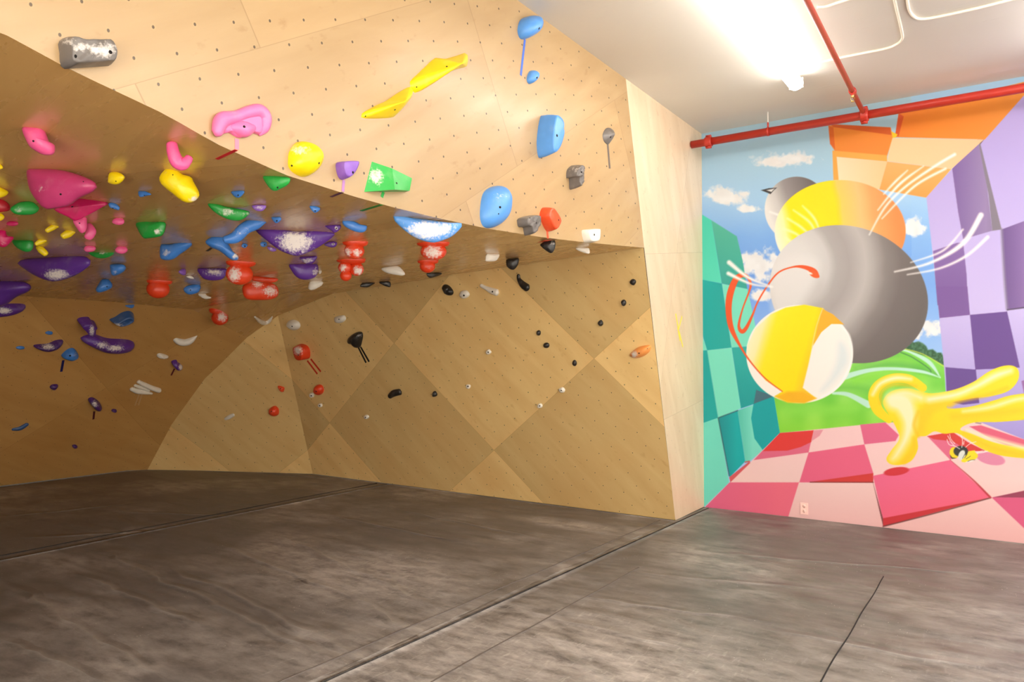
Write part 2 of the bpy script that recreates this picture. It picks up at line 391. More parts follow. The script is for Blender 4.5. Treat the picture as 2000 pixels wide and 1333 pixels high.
def ell(cr, c, rx, ry, col, rot=0, soft=.8, fn=None, op=1.):
    x0, y0, s = CROP[cr]; cx, cy = x0 + c[0] / s, y0 + c[1] / s; rx /= s; ry /= s; R = max(rx, ry) + soft + 2
    idx = np.nonzero((abs(PXx - cx) < R) & (abs(PXy - cy) < R))[0]; x, y = PXx[idx] - cx, PXy[idx] - cy
    q = math.radians(rot); u = x * math.cos(q) + y * math.sin(q); v = -x * math.sin(q) + y * math.cos(q)
    r = np.hypot(u / rx, v / ry); d = (1 - r) * min(rx, ry)
    put(idx, np.clip(.5 + d / soft / 2, 0, 1) * op, fn(PXx[idx], PXy[idx]) if fn else rgb(col))
def stroke(cr, pts, wd, col, soft=1.2, op=1.):
    P = cv(cr, pts); s = CROP[cr][2]; W = np.array(wd if hasattr(wd, '__len__') else [wd] * len(P), float) / s / 2
    Q = np.array(catmull([(*p, q) for p, q in zip(P, W)], 10)); P = Q[:, :2]; W = np.maximum(Q[:, 2], .3)
    idx = box_idx(P, W.max() + soft + 1); x, y = PXx[idx], PXy[idx]; best = np.full(len(x), -1e9)
    for i in range(len(P) - 1):
        a, b = P[i], P[i + 1]; v = b - a; L = v @ v + 1e-9; t = np.clip(((x - a[0]) * v[0] + (y - a[1]) * v[1]) / L, 0, 1)
        best = np.maximum(best, (W[i] * (1 - t) + W[i + 1] * t) - np.hypot(x - a[0] - t * v[0], y - a[1] - t * v[1]))
    put(idx, np.clip(.5 + best / soft / 2, 0, 1) * op, rgb(col))
def grad(stops, proj_):          # stops [(t, colour)], proj_(x,y)->t
    T = np.array([s[0] for s in stops]); Cc = np.array([rgb(s[1]) for s in stops])
    def f(x, y):
        t = proj_(x, y); return np.stack([np.interp(t, T, Cc[:, k]) for k in range(3)], 1)
    return f
rs = np.random.RandomState(4)
def vnoise(x, y, sc, seed):
    r = np.random.RandomState(seed).rand(64, 64); u = x / sc; v = y / sc; i = np.floor(u).astype(int); j = np.floor(v).astype(int); a = u - i; b = v - j
    a = a * a * (3 - 2 * a); b = b * b * (3 - 2 * b); g = lambda p, q: r[p % 64, q % 64]
    return (g(i, j) * (1 - a) + g(i + 1, j) * a) * (1 - b) + (g(i, j + 1) * (1 - a) + g(i + 1, j + 1) * a) * b
allx = slice(None)
# sky
IMG[:] = grad([(230, 'a9c6d0'), (320, 'acd0e2'), (400, 'a6cdec'), (470, '7fb0ea'), (560, '6f9fe8'), (640, '8cb6f2'), (720, 'a6c8f4')], lambda x, y: y + 14 * vnoise(x, y, 40, 1))(PXx, PXy)
sel = np.nonzero(PXx > 1780)[0]; IMG[sel] = IMG[sel] * .5 + .5 * grad([(380, 'a5cdf0'), (520, '86b4ea'), (700, '9cc4f0')], lambda x, y: y)(PXx[sel], PXy[sel])
def cloud(cr, c, rx, ry, seed):
    x0, y0, s = CROP[cr]; cx, cy, rx, ry = x0 + c[0] / s, y0 + c[1] / s, rx / s, ry / s
    idx = np.nonzero((abs(PXx - cx) < rx * 1.7) & (abs(PXy - cy) < ry * 1.8))[0]; x, y = PXx[idx], PXy[idx]
    nz = .55 * vnoise(x, y, 14, seed) + .3 * vnoise(x, y, 6, seed + 1) + .15 * vnoise(x, y, 3, seed + 2)
    d = 1.15 - np.hypot((x - cx) / rx, (y - cy) / ry * (1 + .25 * (y > cy))) + (nz - .5) * 1.5
    sh = vnoise(x, y, 10, seed + 3)[:, None]
    put(idx, np.clip(d * 2.2, 0, 1) * .93, rgb('f7f4ee') * (1 - sh * .35) + rgb('d8cfc8') * sh * .35)
for a in (('M1', (590, 495), 150, 45, 11), ('M1', (500, 510), 80, 25, 12), ('M1', (250, 710), 110, 62, 21), ('M1', (375, 785), 70, 26, 31), ('M1', (420, 1120), 120, 95, 41), ('M1', (440, 1300), 60, 40, 51),
          ('M1', (1340, 900), 70, 62, 61), ('M2', (440, 60), 60, 32, 52), ('M2', (1450, 255), 70, 55, 71), ('M2', (1360, 300), 40, 24, 81)): cloud(*a)
# trees and green hill
tr = [(1255, 372), (1280, 345), (1300, 330), (1330, 322), (1350, 332), (1375, 325), (1400, 335), (1420, 352), (1432, 375), (1460, 372), (1485, 392), (1510, 392), (1524, 412), (1530, 475), (1400, 430)]
poly('M2', tr, '3f6f4a', soft=1.5, fn=lambda x, y: rgb('3c6a48') + (vnoise(x, y, 3, 5)[:, None] - .5) * .16)
hill = [(505, 655), (555, 868), (1250, 810), (1560, 800), (1535, 600), (1530, 470), (1440, 420), (1260, 360), (1180, 400), (985, 455), (800, 560)]
poly('M2', hill, None, fn=lambda x, y: rgb('86d94e') + (vnoise(x, y, 30, 6)[:, None] - .5) * np.array([.18, .10, .12]) - np.clip((y - 770) / 90, 0, 1)[:, None] * np.array([-.02, .0, .1]))
for pts, wd, c in (([(985, 520), (1130, 470), (1300, 470), (1480, 520)], 22, '4fa34a'), ([(1000, 480), (1150, 420), (1250, 400)], 14, '62b94e'), ([(880, 600), (1000, 600), (1090, 620)], 40, '6cc044'),
                   ([(600, 740), (800, 730), (1000, 720)], 50, '8fe04a'), ([(1000, 560), (1200, 520), (1400, 540)], 30, '8be03f')): stroke('M2', pts, wd, c, soft=7, op=.7)
stroke('M2', [(870, 632), (960, 640), (1080, 700)], (14, 26, 40), 'bfe9cf'); stroke('M2', [(940, 535), (1080, 497), (1230, 487), (1400, 505), (1505, 540)], (34, 24, 18, 18, 3), 'c2ecd4')
stroke('M2', [(1250, 368), (1330, 390), (1440, 450), (1505, 540)], (14, 13, 24, 4), 'c2ecd4'); stroke('M2', [(1270, 390), (1340, 420), (1430, 480), (1450, 505)], 5, '3d7a45')
stroke('M2', [(1260, 362), (1400, 400), (1525, 472)], 5, 'd5e84a')
# teal blocks on the left
D_, L_ = '10ada4', '7ce3c6'
shade = lambda c1, c2, ax, lo, hi: grad([(lo, c1), (hi, c2)], (lambda x, y: x) if ax == 'x' else (lambda x, y: y))
poly('M1', [(80, 808), (150, 850), (212, 1225), (80, 1200)], None, fn=shade('48cfae', '5adcbc', 'y', 410, 560))
poly('M1', [(150, 850), (300, 945), (335, 1090), (362, 1258), (212, 1225)], None, fn=shade('55b89a', '35a89a', 'y', 430, 560))
poly('X', [(1368, 546), (1410, 554.5), (1429, 679.5), (1381, 685), (1368, 640)], None, fn=shade('0cada6', '22a9a0', 'x', 1370, 1430))
poly('M2', [(80, 240), (125, 378), (80, 380)], L_)
poly('X', [(1410, 554.5), (1460, 565), (1476, 640), (1482, 675), (1429, 679.5)], L_)
poly('M2', [(80, 380), (125, 378), (190, 778), (80, 818)], '0fa9a3'); poly('M2', [(125, 378), (270, 362), (325, 722), (190, 778)], L_)
poly('M2', [(270, 362), (430, 350), (520, 655), (325, 722)], None, fn=shade('2cb0a6', '149f9c', 'y', 680, 800))
poly('M2', [(80, 815), (190, 778), (255, 1160), (100, 1312), (80, 1312)], '74dfc6'); poly('M2', [(190, 778), (305, 735), (350, 1035), (258, 1130)], None, fn=shade('0b8f92', '06b0ae', 'x', 1403, 1440))
poly('M2', [(305, 735), (520, 655), (555, 868), (450, 975), (375, 1035), (350, 1035)], None, fn=shade('55c4ad', '7de2ca', 'x', 1442, 1470))
poly('M2', [(430, 612), (520, 655), (555, 868), (455, 970), (405, 900), (385, 780), (400, 690)], '0aa5a5', smooth=False); poly('M2', [(415, 612), (520, 650), (400, 695)], '47707c')
for a in ([(190, 778), (305, 735)], [(190, 778), (255, 1120)]): stroke('M2', a, 5, '2b5a58')
stroke('M2', [(125, 378), (190, 778)], 2, '64c9b4'); stroke('M2', [(350, 1040), (375, 1035)], 6, 'c8402c')
# purple blocks on the right
pl, pd = 'c6b4e2', '7c5a9c'
poly('M1', [(1422, 712), (1575, 545), (1740, 372), (2000, 100), (2700, -600), (2700, 3400), (2000, 2260), (1735, 2040), (1545, 1990), (1535, 1810), (1490, 1333)], None, fn=grad([(300, 'b9a6dc'), (600, 'cbbbe8'), (860, 'a796d6')], lambda x, y: y))
poly('M1', [(1575, 545), (1728, 378), (1770, 560), (1812, 912), (1640, 962), (1610, 800)], None, fn=grad([(1860, '7d5f9a'), (1925, '9780aa'), (1950, '8a7696')], lambda x, y: x))
poly('M1', [(1728, 378), (1742, 398), (1868, 905), (1812, 912), (1790, 700)], '857a86'); poly('M1', [(1722, 372), (1765, 370), (1742, 400)], '6b5552')
poly('M1', [(1462, 1032), (1600, 985), (1640, 980), (1660, 1170), (1668, 1353), (1488, 1353), (1475, 1200)], None, fn=shade('8a6aa6', '7a5698', 'y', 470, 600))
poly('M2', [(1480, 0), (1665, 0), (1680, 168), (1500, 187)], '7c5799')
poly('M1', [(1866, 905), (2000, 855), (2700, 600), (2700, 1300), (2000, 1370), (1900, 1378), (1885, 1200)], None, fn=shade('6d4f8a', '8a6aa4', 'x', 1955, 2000)); stroke('M1', [(1868, 905), (1885, 1200), (1900, 1375)], 16, '8d829a', soft=2, op=.7)
stroke('M2', [(1902, 138), (2000, 125)], 7, '4b3b55')
poly('M2', [(1680, 168), (1900, 148), (1975, 480), (1712, 492)], '6a4790'); poly('M2', [(1535, 478), (1715, 492), (1735, 690), (1640, 700), (1545, 680)], '6a4a92')
poly('M2', [(1985, 560), (2100, 520), (2300, 640), (2000, 640)], '9a6aa6')
# orange blocks on top
poly('M1', [(1258, 215), (2000, 30), (2250, 0), (2000, 110), (1768, 372), (1240, 358)], None, fn=grad([(1750, 'ee7b1e'), (1850, 'f58a26'), (1960, 'ee8c2c')], lambda x, y: x + (y - 220)))
poly('M1', [(1258, 215), (1288, 235), (1257, 355), (1238, 340)], 'd9501a')
poly('M1', [(1215, 362), (1762, 372), (1570, 547), (1190, 500)], None, fn=shade('ffcf9a', 'fbc493', 'x', 1740, 1900)); poly('M1', [(1213, 322), (1252, 342), (1240, 360), (1215, 362)], 'f6c518')
poly('M1', [(845, 288), (1212, 300), (1222, 360), (1190, 470), (880, 440), (855, 400)], 'f28a2c'); poly('M1', [(850, 280), (1208, 300), (1216, 345), (872, 298)], 'd75b1a'); poly('M1', [(842, 290), (872, 298), (882, 432), (852, 398)], 'e0661c')
poly('M1', [(866, 437), (1190, 465), (1190, 503), (892, 475), (905, 612), (872, 612)], 'f5aa45'); poly('M1', [(892, 475), (1190, 503), (1145, 668), (1000, 640), (903, 612)], None, fn=shade('fde0b4', 'fac78e', 'x', 1640, 1730))
poly('M1', [(1190, 502), (1570, 547), (1420, 716), (1144, 668)], None, fn=shade('fbaf62', 'f8a04a', 'y', 320, 380))
# red and pink floor
lp = grad([(850, 'fbcdca'), (940, 'fbd0c8'), (1050, 'f6b9b2')], lambda x, y: y); pk = 'ee6485'
poly('M2', [(80, 1335), (555, 868), (1180, 805), (1730, 800), (2000, 905), (2700, 1150), (2700, 2800), (80, 2400)], None, fn=lp)
poly('M2', [(555, 868), (755, 852), (725, 983), (400, 1028), (450, 975)], 'e56a86'); poly('M2', [(555, 868), (755, 852), (742, 920), (680, 950), (600, 972), (455, 975)], 'e53b36')
poly('M2', [(755, 852), (812, 848), (790, 885), (740, 918)], 'ec9aa4'); poly('M2', [(1030, 818), (1180, 805), (1260, 880), (1240, 915), (1055, 935)], 'e6678a')
poly('M2', [(725, 983), (1055, 935), (1108, 1105), (1108, 1162), (670, 1160)], pk); poly('M2', [(735, 1157), (1108, 1105), (1108, 1160)], 'd93a34'); stroke('M2', [(735, 1159), (1108, 1160)], 4, '6d2a24')
poly('M2', [(80, 1340), (258, 1160), (668, 1160), (600, 1380), (80, 1380)], None, fn=shade('e8648a', 'f56e84', 'x', 1380, 1520))
poly('M2', [(255, 1130), (375, 1035), (380, 1045), (262, 1160)], 'd95a5e')
poly('P', [(110, 325), (600, 240), (900, 440), (1230, 600), (1000, 620), (700, 700), (560, 790)], 'e46a88'); poly('P', [(110, 325), (600, 240), (900, 440), (1230, 610), (900, 640), (700, 480), (560, 420), (240, 385)], 'dc3a34')
poly('P', [(930, 135), (1160, 112), (2000, 390), (9000, 2600), (9000, 3400), (2000, 640), (1400, 400)], 'e5607a'); stroke('P', [(1060, 62), (1155, 78)], 18, '7b6a72', soft=1.5)
ell('P', (1350, 765), 285, 118, 'e68aa6', rot=12)
poly('Q', [(1410, 100), (1712, 38), (1870, 185), (1448, 268)], None, fn=grad([(930, 'f4688c'), (1000, 'f86480')], lambda x, y: y + .2 * (x - 1800))); poly('Q', [(1448, 266), (1870, 185), (1450, 298)], 'd22f36'); poly('Q', [(1408, 118), (1449, 266), (1450, 298), (1436, 240)], '7d3a3c')
stroke('Q', [(1450, 298), (1660, 244), (1870, 186)], 4, '5c2826'); stroke('Q', [(1712, 38), (1800, 115), (1868, 184)], (1, 5, 8), 'c2323c', soft=1)
poly('Q', [(1874, 185), (2000, 160), (2700, 60), (2700, 900), (2000, 305)], 'e35a82'); poly('Q', [(1880, 184), (2000, 158), (2700, 60), (2700, 110), (2000, 185)], '9a3a56')
ell('M2', (1245, 1095), 75, 24, 'd92f38', rot=-8)
# stacked painted balls
def cshift(cx, cy): return lambda x, y: x + .0 * y
ell('M1', (655, 785), 190, 193, None, fn=grad([(1495, 'e9e4dc'), (1520, 'cfcac4'), (1545, '9a9290'), (1600, '6f6664')], lambda x, y: x - (y - 400) * .35), rot=0)
poly('M1', [(443, 672), (490, 660), (538, 657), (520, 672), (500, 695)], '3d3a3c'); poly('M1', [(475, 672), (525, 662), (505, 682)], 'e6e2dc'); stroke('M1', [(495, 800), (550, 820)], (8, 12), 'f6f2ea', soft=2)
ell('M1', (912, 915), 388, 303, None, fn=grad([(1512, 'f6f0dc'), (1535, 'fdf3a8'), (1556, 'ffe800'), (1640, 'ffe000'), (1654, 'fbcf5e'), (1690, 'fcc27a'), (1715, 'f9a660'), (1760, 'f38d48')], lambda x, y: x - (y - 450) * .18 + 5 * vnoise(x, y, 30, 9)))
for p in ([(690, 765), (760, 840), (790, 915)], [(635, 790), (730, 860), (770, 930)], [(600, 840), (680, 890), (750, 955)], [(575, 900), (650, 930), (720, 985)], [(590, 955), (640, 990), (680, 1020)]): stroke('M1', p, (6, 14, 6), 'fff7bc', soft=3)
ell('X', (1658, 575), 158, 131, None, rot=22, fn=grad([(0, 'e2deda'), (60, 'dad6d1'), (92, 'cfcac5'), (108, 'b2aba6'), (132, 'aaa29d'), (165, 'beb6b0'), (180, 'b0a8a2'), (205, '8a817c'), (235, '756b67'), (290, '6a615d')],
    lambda x, y: np.hypot((x - 1528), (y - 520) * 1.05) + 4 * vnoise(x, y, 25, 3)))
stroke('X', [(1570, 640), (1590, 605), (1604, 560)], (20, 40, 20), 'b9b2ad', soft=12, op=.4)
poly('X', [(1507, 548), (1520, 520), (1560, 500), (1600, 520), (1560, 600), (1520, 625), (1508, 590)], 'e4dfda', soft=10, op=.7, smooth=True)
# front ball
front = lambda: None
ell('M2', (672, 400), 316, 291, 'fbf3e8')
poly('M2', [(360, 418), (362, 350), (410, 250), (500, 165), (590, 125), (700, 108), (810, 128), (870, 200), (800, 270), (748, 350), (722, 470), (690, 600), (770, 662), (700, 690), (600, 686), (525, 650), (570, 622), (470, 555)], None, soft=1.2,
     fn=grad([(1462, 'fcf4d8'), (1495, 'fbeeb0'), (1520, 'ffe81e'), (1590, 'ffe400'), (1612, 'fccb2a')], lambda x, y: x + .30 * (y - 620)))
poly('M2', [(805, 132), (870, 165), (935, 225), (900, 222), (860, 222), (800, 270), (752, 350)], 'f8b42c'); stroke('M2', [(808, 130), (770, 240), (745, 360)], 5, 'f8d98c')
poly('M2', [(528, 652), (600, 622), (690, 622), (770, 662), (700, 690), (600, 686)], 'fab81a', soft=3)
poly('M2', [(905, 330), (950, 360), (960, 450), (880, 560), (800, 620), (860, 520), (890, 430)], 'd6e2e2', soft=8, op=.7, smooth=True); stroke('M2', [(800, 655), (900, 590), (965, 480), (983, 380), (965, 290), (920, 235)], 7, 'fffaf4', soft=2)
# orange ribbon line
stroke('X', [(1599, 541), (1590, 530), (1570, 522), (1548, 522), (1520, 533), (1498, 560), (1480, 590), (1470, 615), (1458, 640), (1449, 648), (1443, 636), (1450, 605), (1463, 570), (1466, 555), (1460, 541), (1448, 538), (1436, 548), (1426, 575), (1423, 605), (1428, 640), (1445, 675), (1465, 706), (1495, 740), (1528, 765)],
       (3, 10, 7, 3, 3, 3, 3, 4, 7, 8, 5, 3, 3.5, 5, 6, 9, 12, 13, 12, 10, 5, 3, 2.5, 2), 'ee5a2a', soft=.8)
ell('X', (1590, 536), 11, 6, 'f0602c', rot=30); ell('X', (1582, 534), 5, 2, 'f0e4d8', rot=20)
# white whiskers
for p, wd in (([(1590, 460), (1480, 525), (1300, 650), (1180, 770), (1085, 935)], (16, 14, 12, 10, 5)), ([(1310, 555), (1240, 620), (1170, 695)], (4, 12, 4)), ([(1405, 530), (1260, 640), (1135, 790)], (4, 14, 4)), ([(1535, 545), (1350, 650), (1160, 840)], (12, 12, 4)),
              ([(1745, 820), (1640, 985), (1450, 1100), (1235, 1155)], (30, 26, 14, 6)), ([(1638, 905), (1520, 1030), (1330, 1100)], (8, 10, 3)), ([(1785, 950), (1660, 1060), (1500, 1135), (1310, 1172)], (18, 14, 10, 4)),
              ([(255, 1100), (370, 1190), (510, 1245)], (26, 16, 6)), ([(250, 1165), (380, 1225), (500, 1245)], (22, 12, 5))): stroke('M1', p, wd, 'fdf6ee', soft=2.2)
# yellow glove
gy = grad([(720, 'ffe21a'), (900, 'fdd60c')], lambda x, y: y + 20 * vnoise(x, y, 25, 8))
stroke('M2', [(1200, 790), (1135, 730), (1110, 650), (1140, 585), (1220, 545), (1320, 550), (1400, 600)], (40, 62, 64, 60, 56, 56, 50), 'ffdb12', soft=1)
stroke('M2', [(1105, 640), (1150, 575), (1240, 542), (1330, 548)], (14, 22, 26, 16), 'fdf6d2', soft=5); stroke('M2', [(1150, 690), (1160, 620), (1230, 580), (1360, 590)], (14, 18, 18, 14), 'f7c40e', soft=4, op=.8)
glove = [(1165, 690), (1190, 640), (1240, 612), (1320, 604), (1400, 625), (1470, 632), (1590, 610), (1700, 565), (1790, 505), (1870, 472), (1935, 470), (1968, 500), (1962, 560), (1905, 620), (1800, 650), (1690, 662), (1560, 692), (1552, 722), (1680, 712), (1830, 672), (1920, 645), (2060, 632), (2200, 660), (2200, 760), (2040, 785), (1850, 802), (1700, 806), (1622, 845), (1700, 875), (1830, 925), (2000, 955), (2200, 975), (2200, 1010), (2010, 1016), (1860, 1000), (1750, 960), (1660, 900), (1600, 868), (1530, 872), (1470, 858), (1420, 885), (1370, 892), (1372, 960), (1335, 1030), (1270, 1056), (1210, 1052), (1186, 1020), (1215, 970), (1262, 900), (1240, 830), (1200, 760)]
poly('M2', glove, None, fn=gy, smooth=True)
for pts, wd, c, sf, op in (([(1560, 700), (1640, 672), (1790, 640), (1900, 600)], 18, 'fbc80e', 4, .8), ([(1380, 850), (1400, 770), (1470, 700), (1560, 690)], (60, 80, 80, 40), 'fbcf16', 6, .9), ([(1580, 770), (1760, 760), (2000, 730)], 40, 'f9c911', 6, .6), ([(1650, 870), (1800, 950), (2000, 1000)], 20, 'f9c20f', 5, .7),
                           ([(1440, 668), (1600, 640), (1720, 590), (1830, 530), (1920, 500)], (40, 36, 34, 40, 30), 'fdf1c4', 6, .95), ([(1640, 740), (1800, 715), (1960, 668), (2100, 655)], (14, 26, 26, 30), 'fdefc0', 5, .9), ([(1660, 850), (1800, 898), (2000, 955), (2100, 970)], (8, 22, 26, 26), 'fdf0c0', 4, .9),
                           ([(1230, 680), (1290, 700), (1320, 800), (1300, 900), (1250, 990), (1225, 1020)], (100, 120, 80, 56, 46, 30), 'fdf3ce', 9, .9), ([(1200, 660), (1300, 630), (1390, 660)], (20, 40, 50), 'fdf2cc', 8, .8), ([(1350, 900), (1345, 970), (1290, 1040)], 22, 'fcc90f', 4, .8), ([(1375, 890), (1350, 820), (1375, 740)], (8, 14, 8), 'f7bd10', 4, .8)):
    stroke('M2', pts, wd, c, soft=sf, op=op)
# small round black and yellow bug with whiskers
poly('P', [(775, 800), (840, 640), (900, 620), (1040, 600), (1050, 640), (1095, 680), (1100, 730), (1040, 780), (960, 790), (850, 840), (790, 830)], 'fbe01a'); ell('P', (640, 650), 92, 112, 'fbdc12', rot=-10); poly('P', [(555, 690), (600, 740), (680, 755), (600, 770), (565, 740)], '35302c')
ell('P', (765, 620), 142, 105, '2f302e'); ell('P', (785, 695), 62, 100, 'e6e6da', rot=22); poly('P', [(840, 840), (930, 800), (1040, 780), (1030, 800), (960, 830)], 'f8ead8')
for p in ([(840, 750), (890, 680)], [(870, 770), (955, 715)], [(800, 760), (850, 660), (850, 600)], [(900, 820), (970, 790), (1040, 788)]): stroke('P', p, 9, '3a362c', soft=.6)
for p in ([(495, 390), (540, 490), (650, 520), (745, 575)], [(512, 320), (570, 430), (640, 520)], [(550, 290), (570, 380), (650, 470)], [(770, 310), (800, 420), (785, 545)], [(830, 420), (820, 490)], [(860, 540), (950, 470), (1060, 435)], [(1045, 625), (1130, 625), (1190, 612)], [(1080, 655), (1200, 645), (1290, 615)]): stroke('P', p, 11, 'fff4ee', soft=.6)

o = None
idx = np.arange(nx * nz_).reshape(nz_, nx)
Fq = np.stack([idx[:-1, :-1], idx[:-1, 1:], idx[1:, 1:], idx[1:, :-1]], -1).reshape(-1, 4)
me = bpy.data.meshes.new('wall_mural'); me.vertices.add(len(PW)); me.vertices.foreach_set('co', PW.ravel())
me.loops.add(len(Fq) * 4); me.loops.foreach_set('vertex_index', Fq.ravel().astype(np.int32)); me.polygons.add(len(Fq))
me.polygons.foreach_set('loop_start', np.arange(0, len(Fq) * 4, 4, dtype=np.int32)); me.update(calc_edges=True)
ca = me.color_attributes.new('paint', 'FLOAT_COLOR', 'POINT')
I = np.clip(IMG, 0, 1); Ln = np.where(I <= .04045, I / 12.92, ((I + .055) / 1.055) ** 2.4)
PAINT_GAIN = np.array([.79, .83, .90])      # the paint's own colour, a little bluer than it looks under the warm light
ca.data.foreach_set('color', np.concatenate([Ln * PAINT_GAIN, np.ones((len(Ln), 1))], 1).ravel())
n = N('mural paint'); n.pbr(n.attr('paint').outputs[0], .5, .4); n.bump(n.noise(n.new('ShaderNodeTexCoord').outputs['Object'], 60, 3), .12, .003); me.materials.append(n.m)
wall_mural = bpy.data.objects.new('wall_mural', me); S.collection.objects.link(wall_mural)
tag(wall_mural, 'wall painted with a mural of balls, a glove and checkered blocks', 'wall', kind='structure')

# ------------------------------------------------------------------ crash mats
CREASES = {2: [((200, 1078), (660, 1290)), ((150, 1120), (400, 1225)), ((560, 1052), (850, 1185)), ((430, 1065), (700, 1170)), ((700, 1170), (830, 1250)), ((330, 1110), (560, 1205)), ((640, 1005), (900, 1060)), ((40, 1150), (330, 1330)),
               ((480, 1170), (760, 1310)), ((800, 1000), (1050, 1050)), ((0, 1250), (200, 1333))],
           3: [((0, 1010), (250, 985)), ((60, 1050), (350, 1035)), ((250, 1000), (480, 1010))],
           1: [((1130, 1165), (1500, 1215)), ((1050, 1200), (1420, 1280)), ((1060, 1250), (1180, 1333)), ((1250, 1120), (1600, 1150)), ((1500, 1230), (1900, 1300)), ((1400, 1080), (1900, 1120))]}
def mat_material(name, seed):
    n = N(name); G = n.new('ShaderNodeNewGeometry').outputs['Position']
    P = n.vmath('ADD', G, (seed * 3.1, seed * 1.7, 0))
    warp = n.noise(P, .55, 2)
    Pw = n.vmath('ADD', P, n.comb(0., n.math('MULTIPLY', warp, .9), 0.))
    wr = n.noise(n.vmath('MULTIPLY', Pw, (.30, 2.3, 1)), 1.5, 2, .4)          # long folds running across the mat
    wr2 = n.noise(n.vmath('MULTIPLY', Pw, (.5, 6, 1)), 1.5, 2, .4)
    smear = n.noise(n.vmath('MULTIPLY', P, (1.5, 3.0, 1)), 2.6, 10, .74)
    cloudy = n.noise(P, .75, 3, .55)
    scr = n.noise(n.vmath('MULTIPLY', Pw, (1.6, 26, 1)), 3.2, 5, .65)
    scr2 = n.noise(n.vmath('MULTIPLY', P, (14, 3, 1)), 2.2, 4, .6)
    base = n.mix(n.ramp(smear, .3, .72), lin((80, 74, 72)), lin((124, 117, 113)))
    patch = 0.  # pale chalk patches; the first also paints in the bright pool of light
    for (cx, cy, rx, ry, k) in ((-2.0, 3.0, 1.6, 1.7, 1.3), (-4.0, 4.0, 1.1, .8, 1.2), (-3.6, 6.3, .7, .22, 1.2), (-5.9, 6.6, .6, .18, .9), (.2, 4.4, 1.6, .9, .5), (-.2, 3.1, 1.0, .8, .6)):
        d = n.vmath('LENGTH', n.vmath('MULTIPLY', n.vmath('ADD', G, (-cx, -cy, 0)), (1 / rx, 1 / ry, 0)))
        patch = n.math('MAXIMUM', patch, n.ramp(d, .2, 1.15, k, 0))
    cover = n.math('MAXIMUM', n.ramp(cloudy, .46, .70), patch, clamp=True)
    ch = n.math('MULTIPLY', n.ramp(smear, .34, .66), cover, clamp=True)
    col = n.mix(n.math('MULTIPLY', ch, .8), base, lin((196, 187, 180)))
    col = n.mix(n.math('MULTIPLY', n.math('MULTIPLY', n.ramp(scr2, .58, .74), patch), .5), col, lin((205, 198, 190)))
    col = n.mix(n.math('MULTIPLY', n.ramp(scr, .6, .8), .18), col, lin((165, 156, 150)))
    crease = 0.; gx_, gy_, _z = n.xyz(G); wob = n.math('MULTIPLY', n.math('SUBTRACT', n.noise(P, 2.2, 2), .5), .16)
    for a, b in CREASES.get(seed, ()):
        A_ = on_plane(*a, (0, 0, 1), 0); B_ = on_plane(*b, (0, 0, 1), 0); v = (B_ - A_)[:2]; L_ = np.linalg.norm(v); v = v / L_
        t_ = n.math('ADD', n.math('MULTIPLY', gx_, float(v[0])), n.math('ADD', n.math('MULTIPLY', gy_, float(v[1])), -float(A_[:2] @ v)))
        q_ = n.math('ADD', n.math('MULTIPLY', gx_, float(-v[1])), n.math('ADD', n.math('MULTIPLY', gy_, float(v[0])), float(A_[0] * v[1] - A_[1] * v[0])))
        d_ = n.math('ABSOLUTE', n.math('ADD', q_, wob))
        pr = n.math('MULTIPLY', n.ramp(d_, 0, .055, 1, 0), n.math('MULTIPLY', n.ramp(t_, -.15, .3), n.ramp(t_, float(L_ - .3), float(L_ + .15), 1, 0)))
        crease = n.math('MAXIMUM', crease, pr)
    col = n.mix(n.math('MULTIPLY', n.ramp(crease, .5, 1.), .28), col, lin((176, 168, 160))) if CREASES.get(seed) else col
    sp = n.new('ShaderNodeTexVoronoi'); n.set(sp.inputs['Vector'], P); sp.inputs['Scale'].default_value = 26
    spk = n.math('MULTIPLY', n.math('LESS_THAN', sp.outputs[0], .075), n.ramp(n.noise(P, 1.6, 3), .52, .6))
    col = n.mix(spk, col, lin((215, 208, 196)))
    n.pbr(col, n.ramp(smear, .3, .8, .42, .6), .5)
    h = n.math('ADD', n.math('ADD', n.math('MULTIPLY', wr, .7), n.math('MULTIPLY', crease, .30)), n.math('ADD', n.math('MULTIPLY', wr2, .10), n.math('MULTIPLY', scr, .010)))
    n.bump(h, .75, .09)
    return n.m
def seam_x(y): return -2.765 - .0196 * (7.9 - max(y, -1))
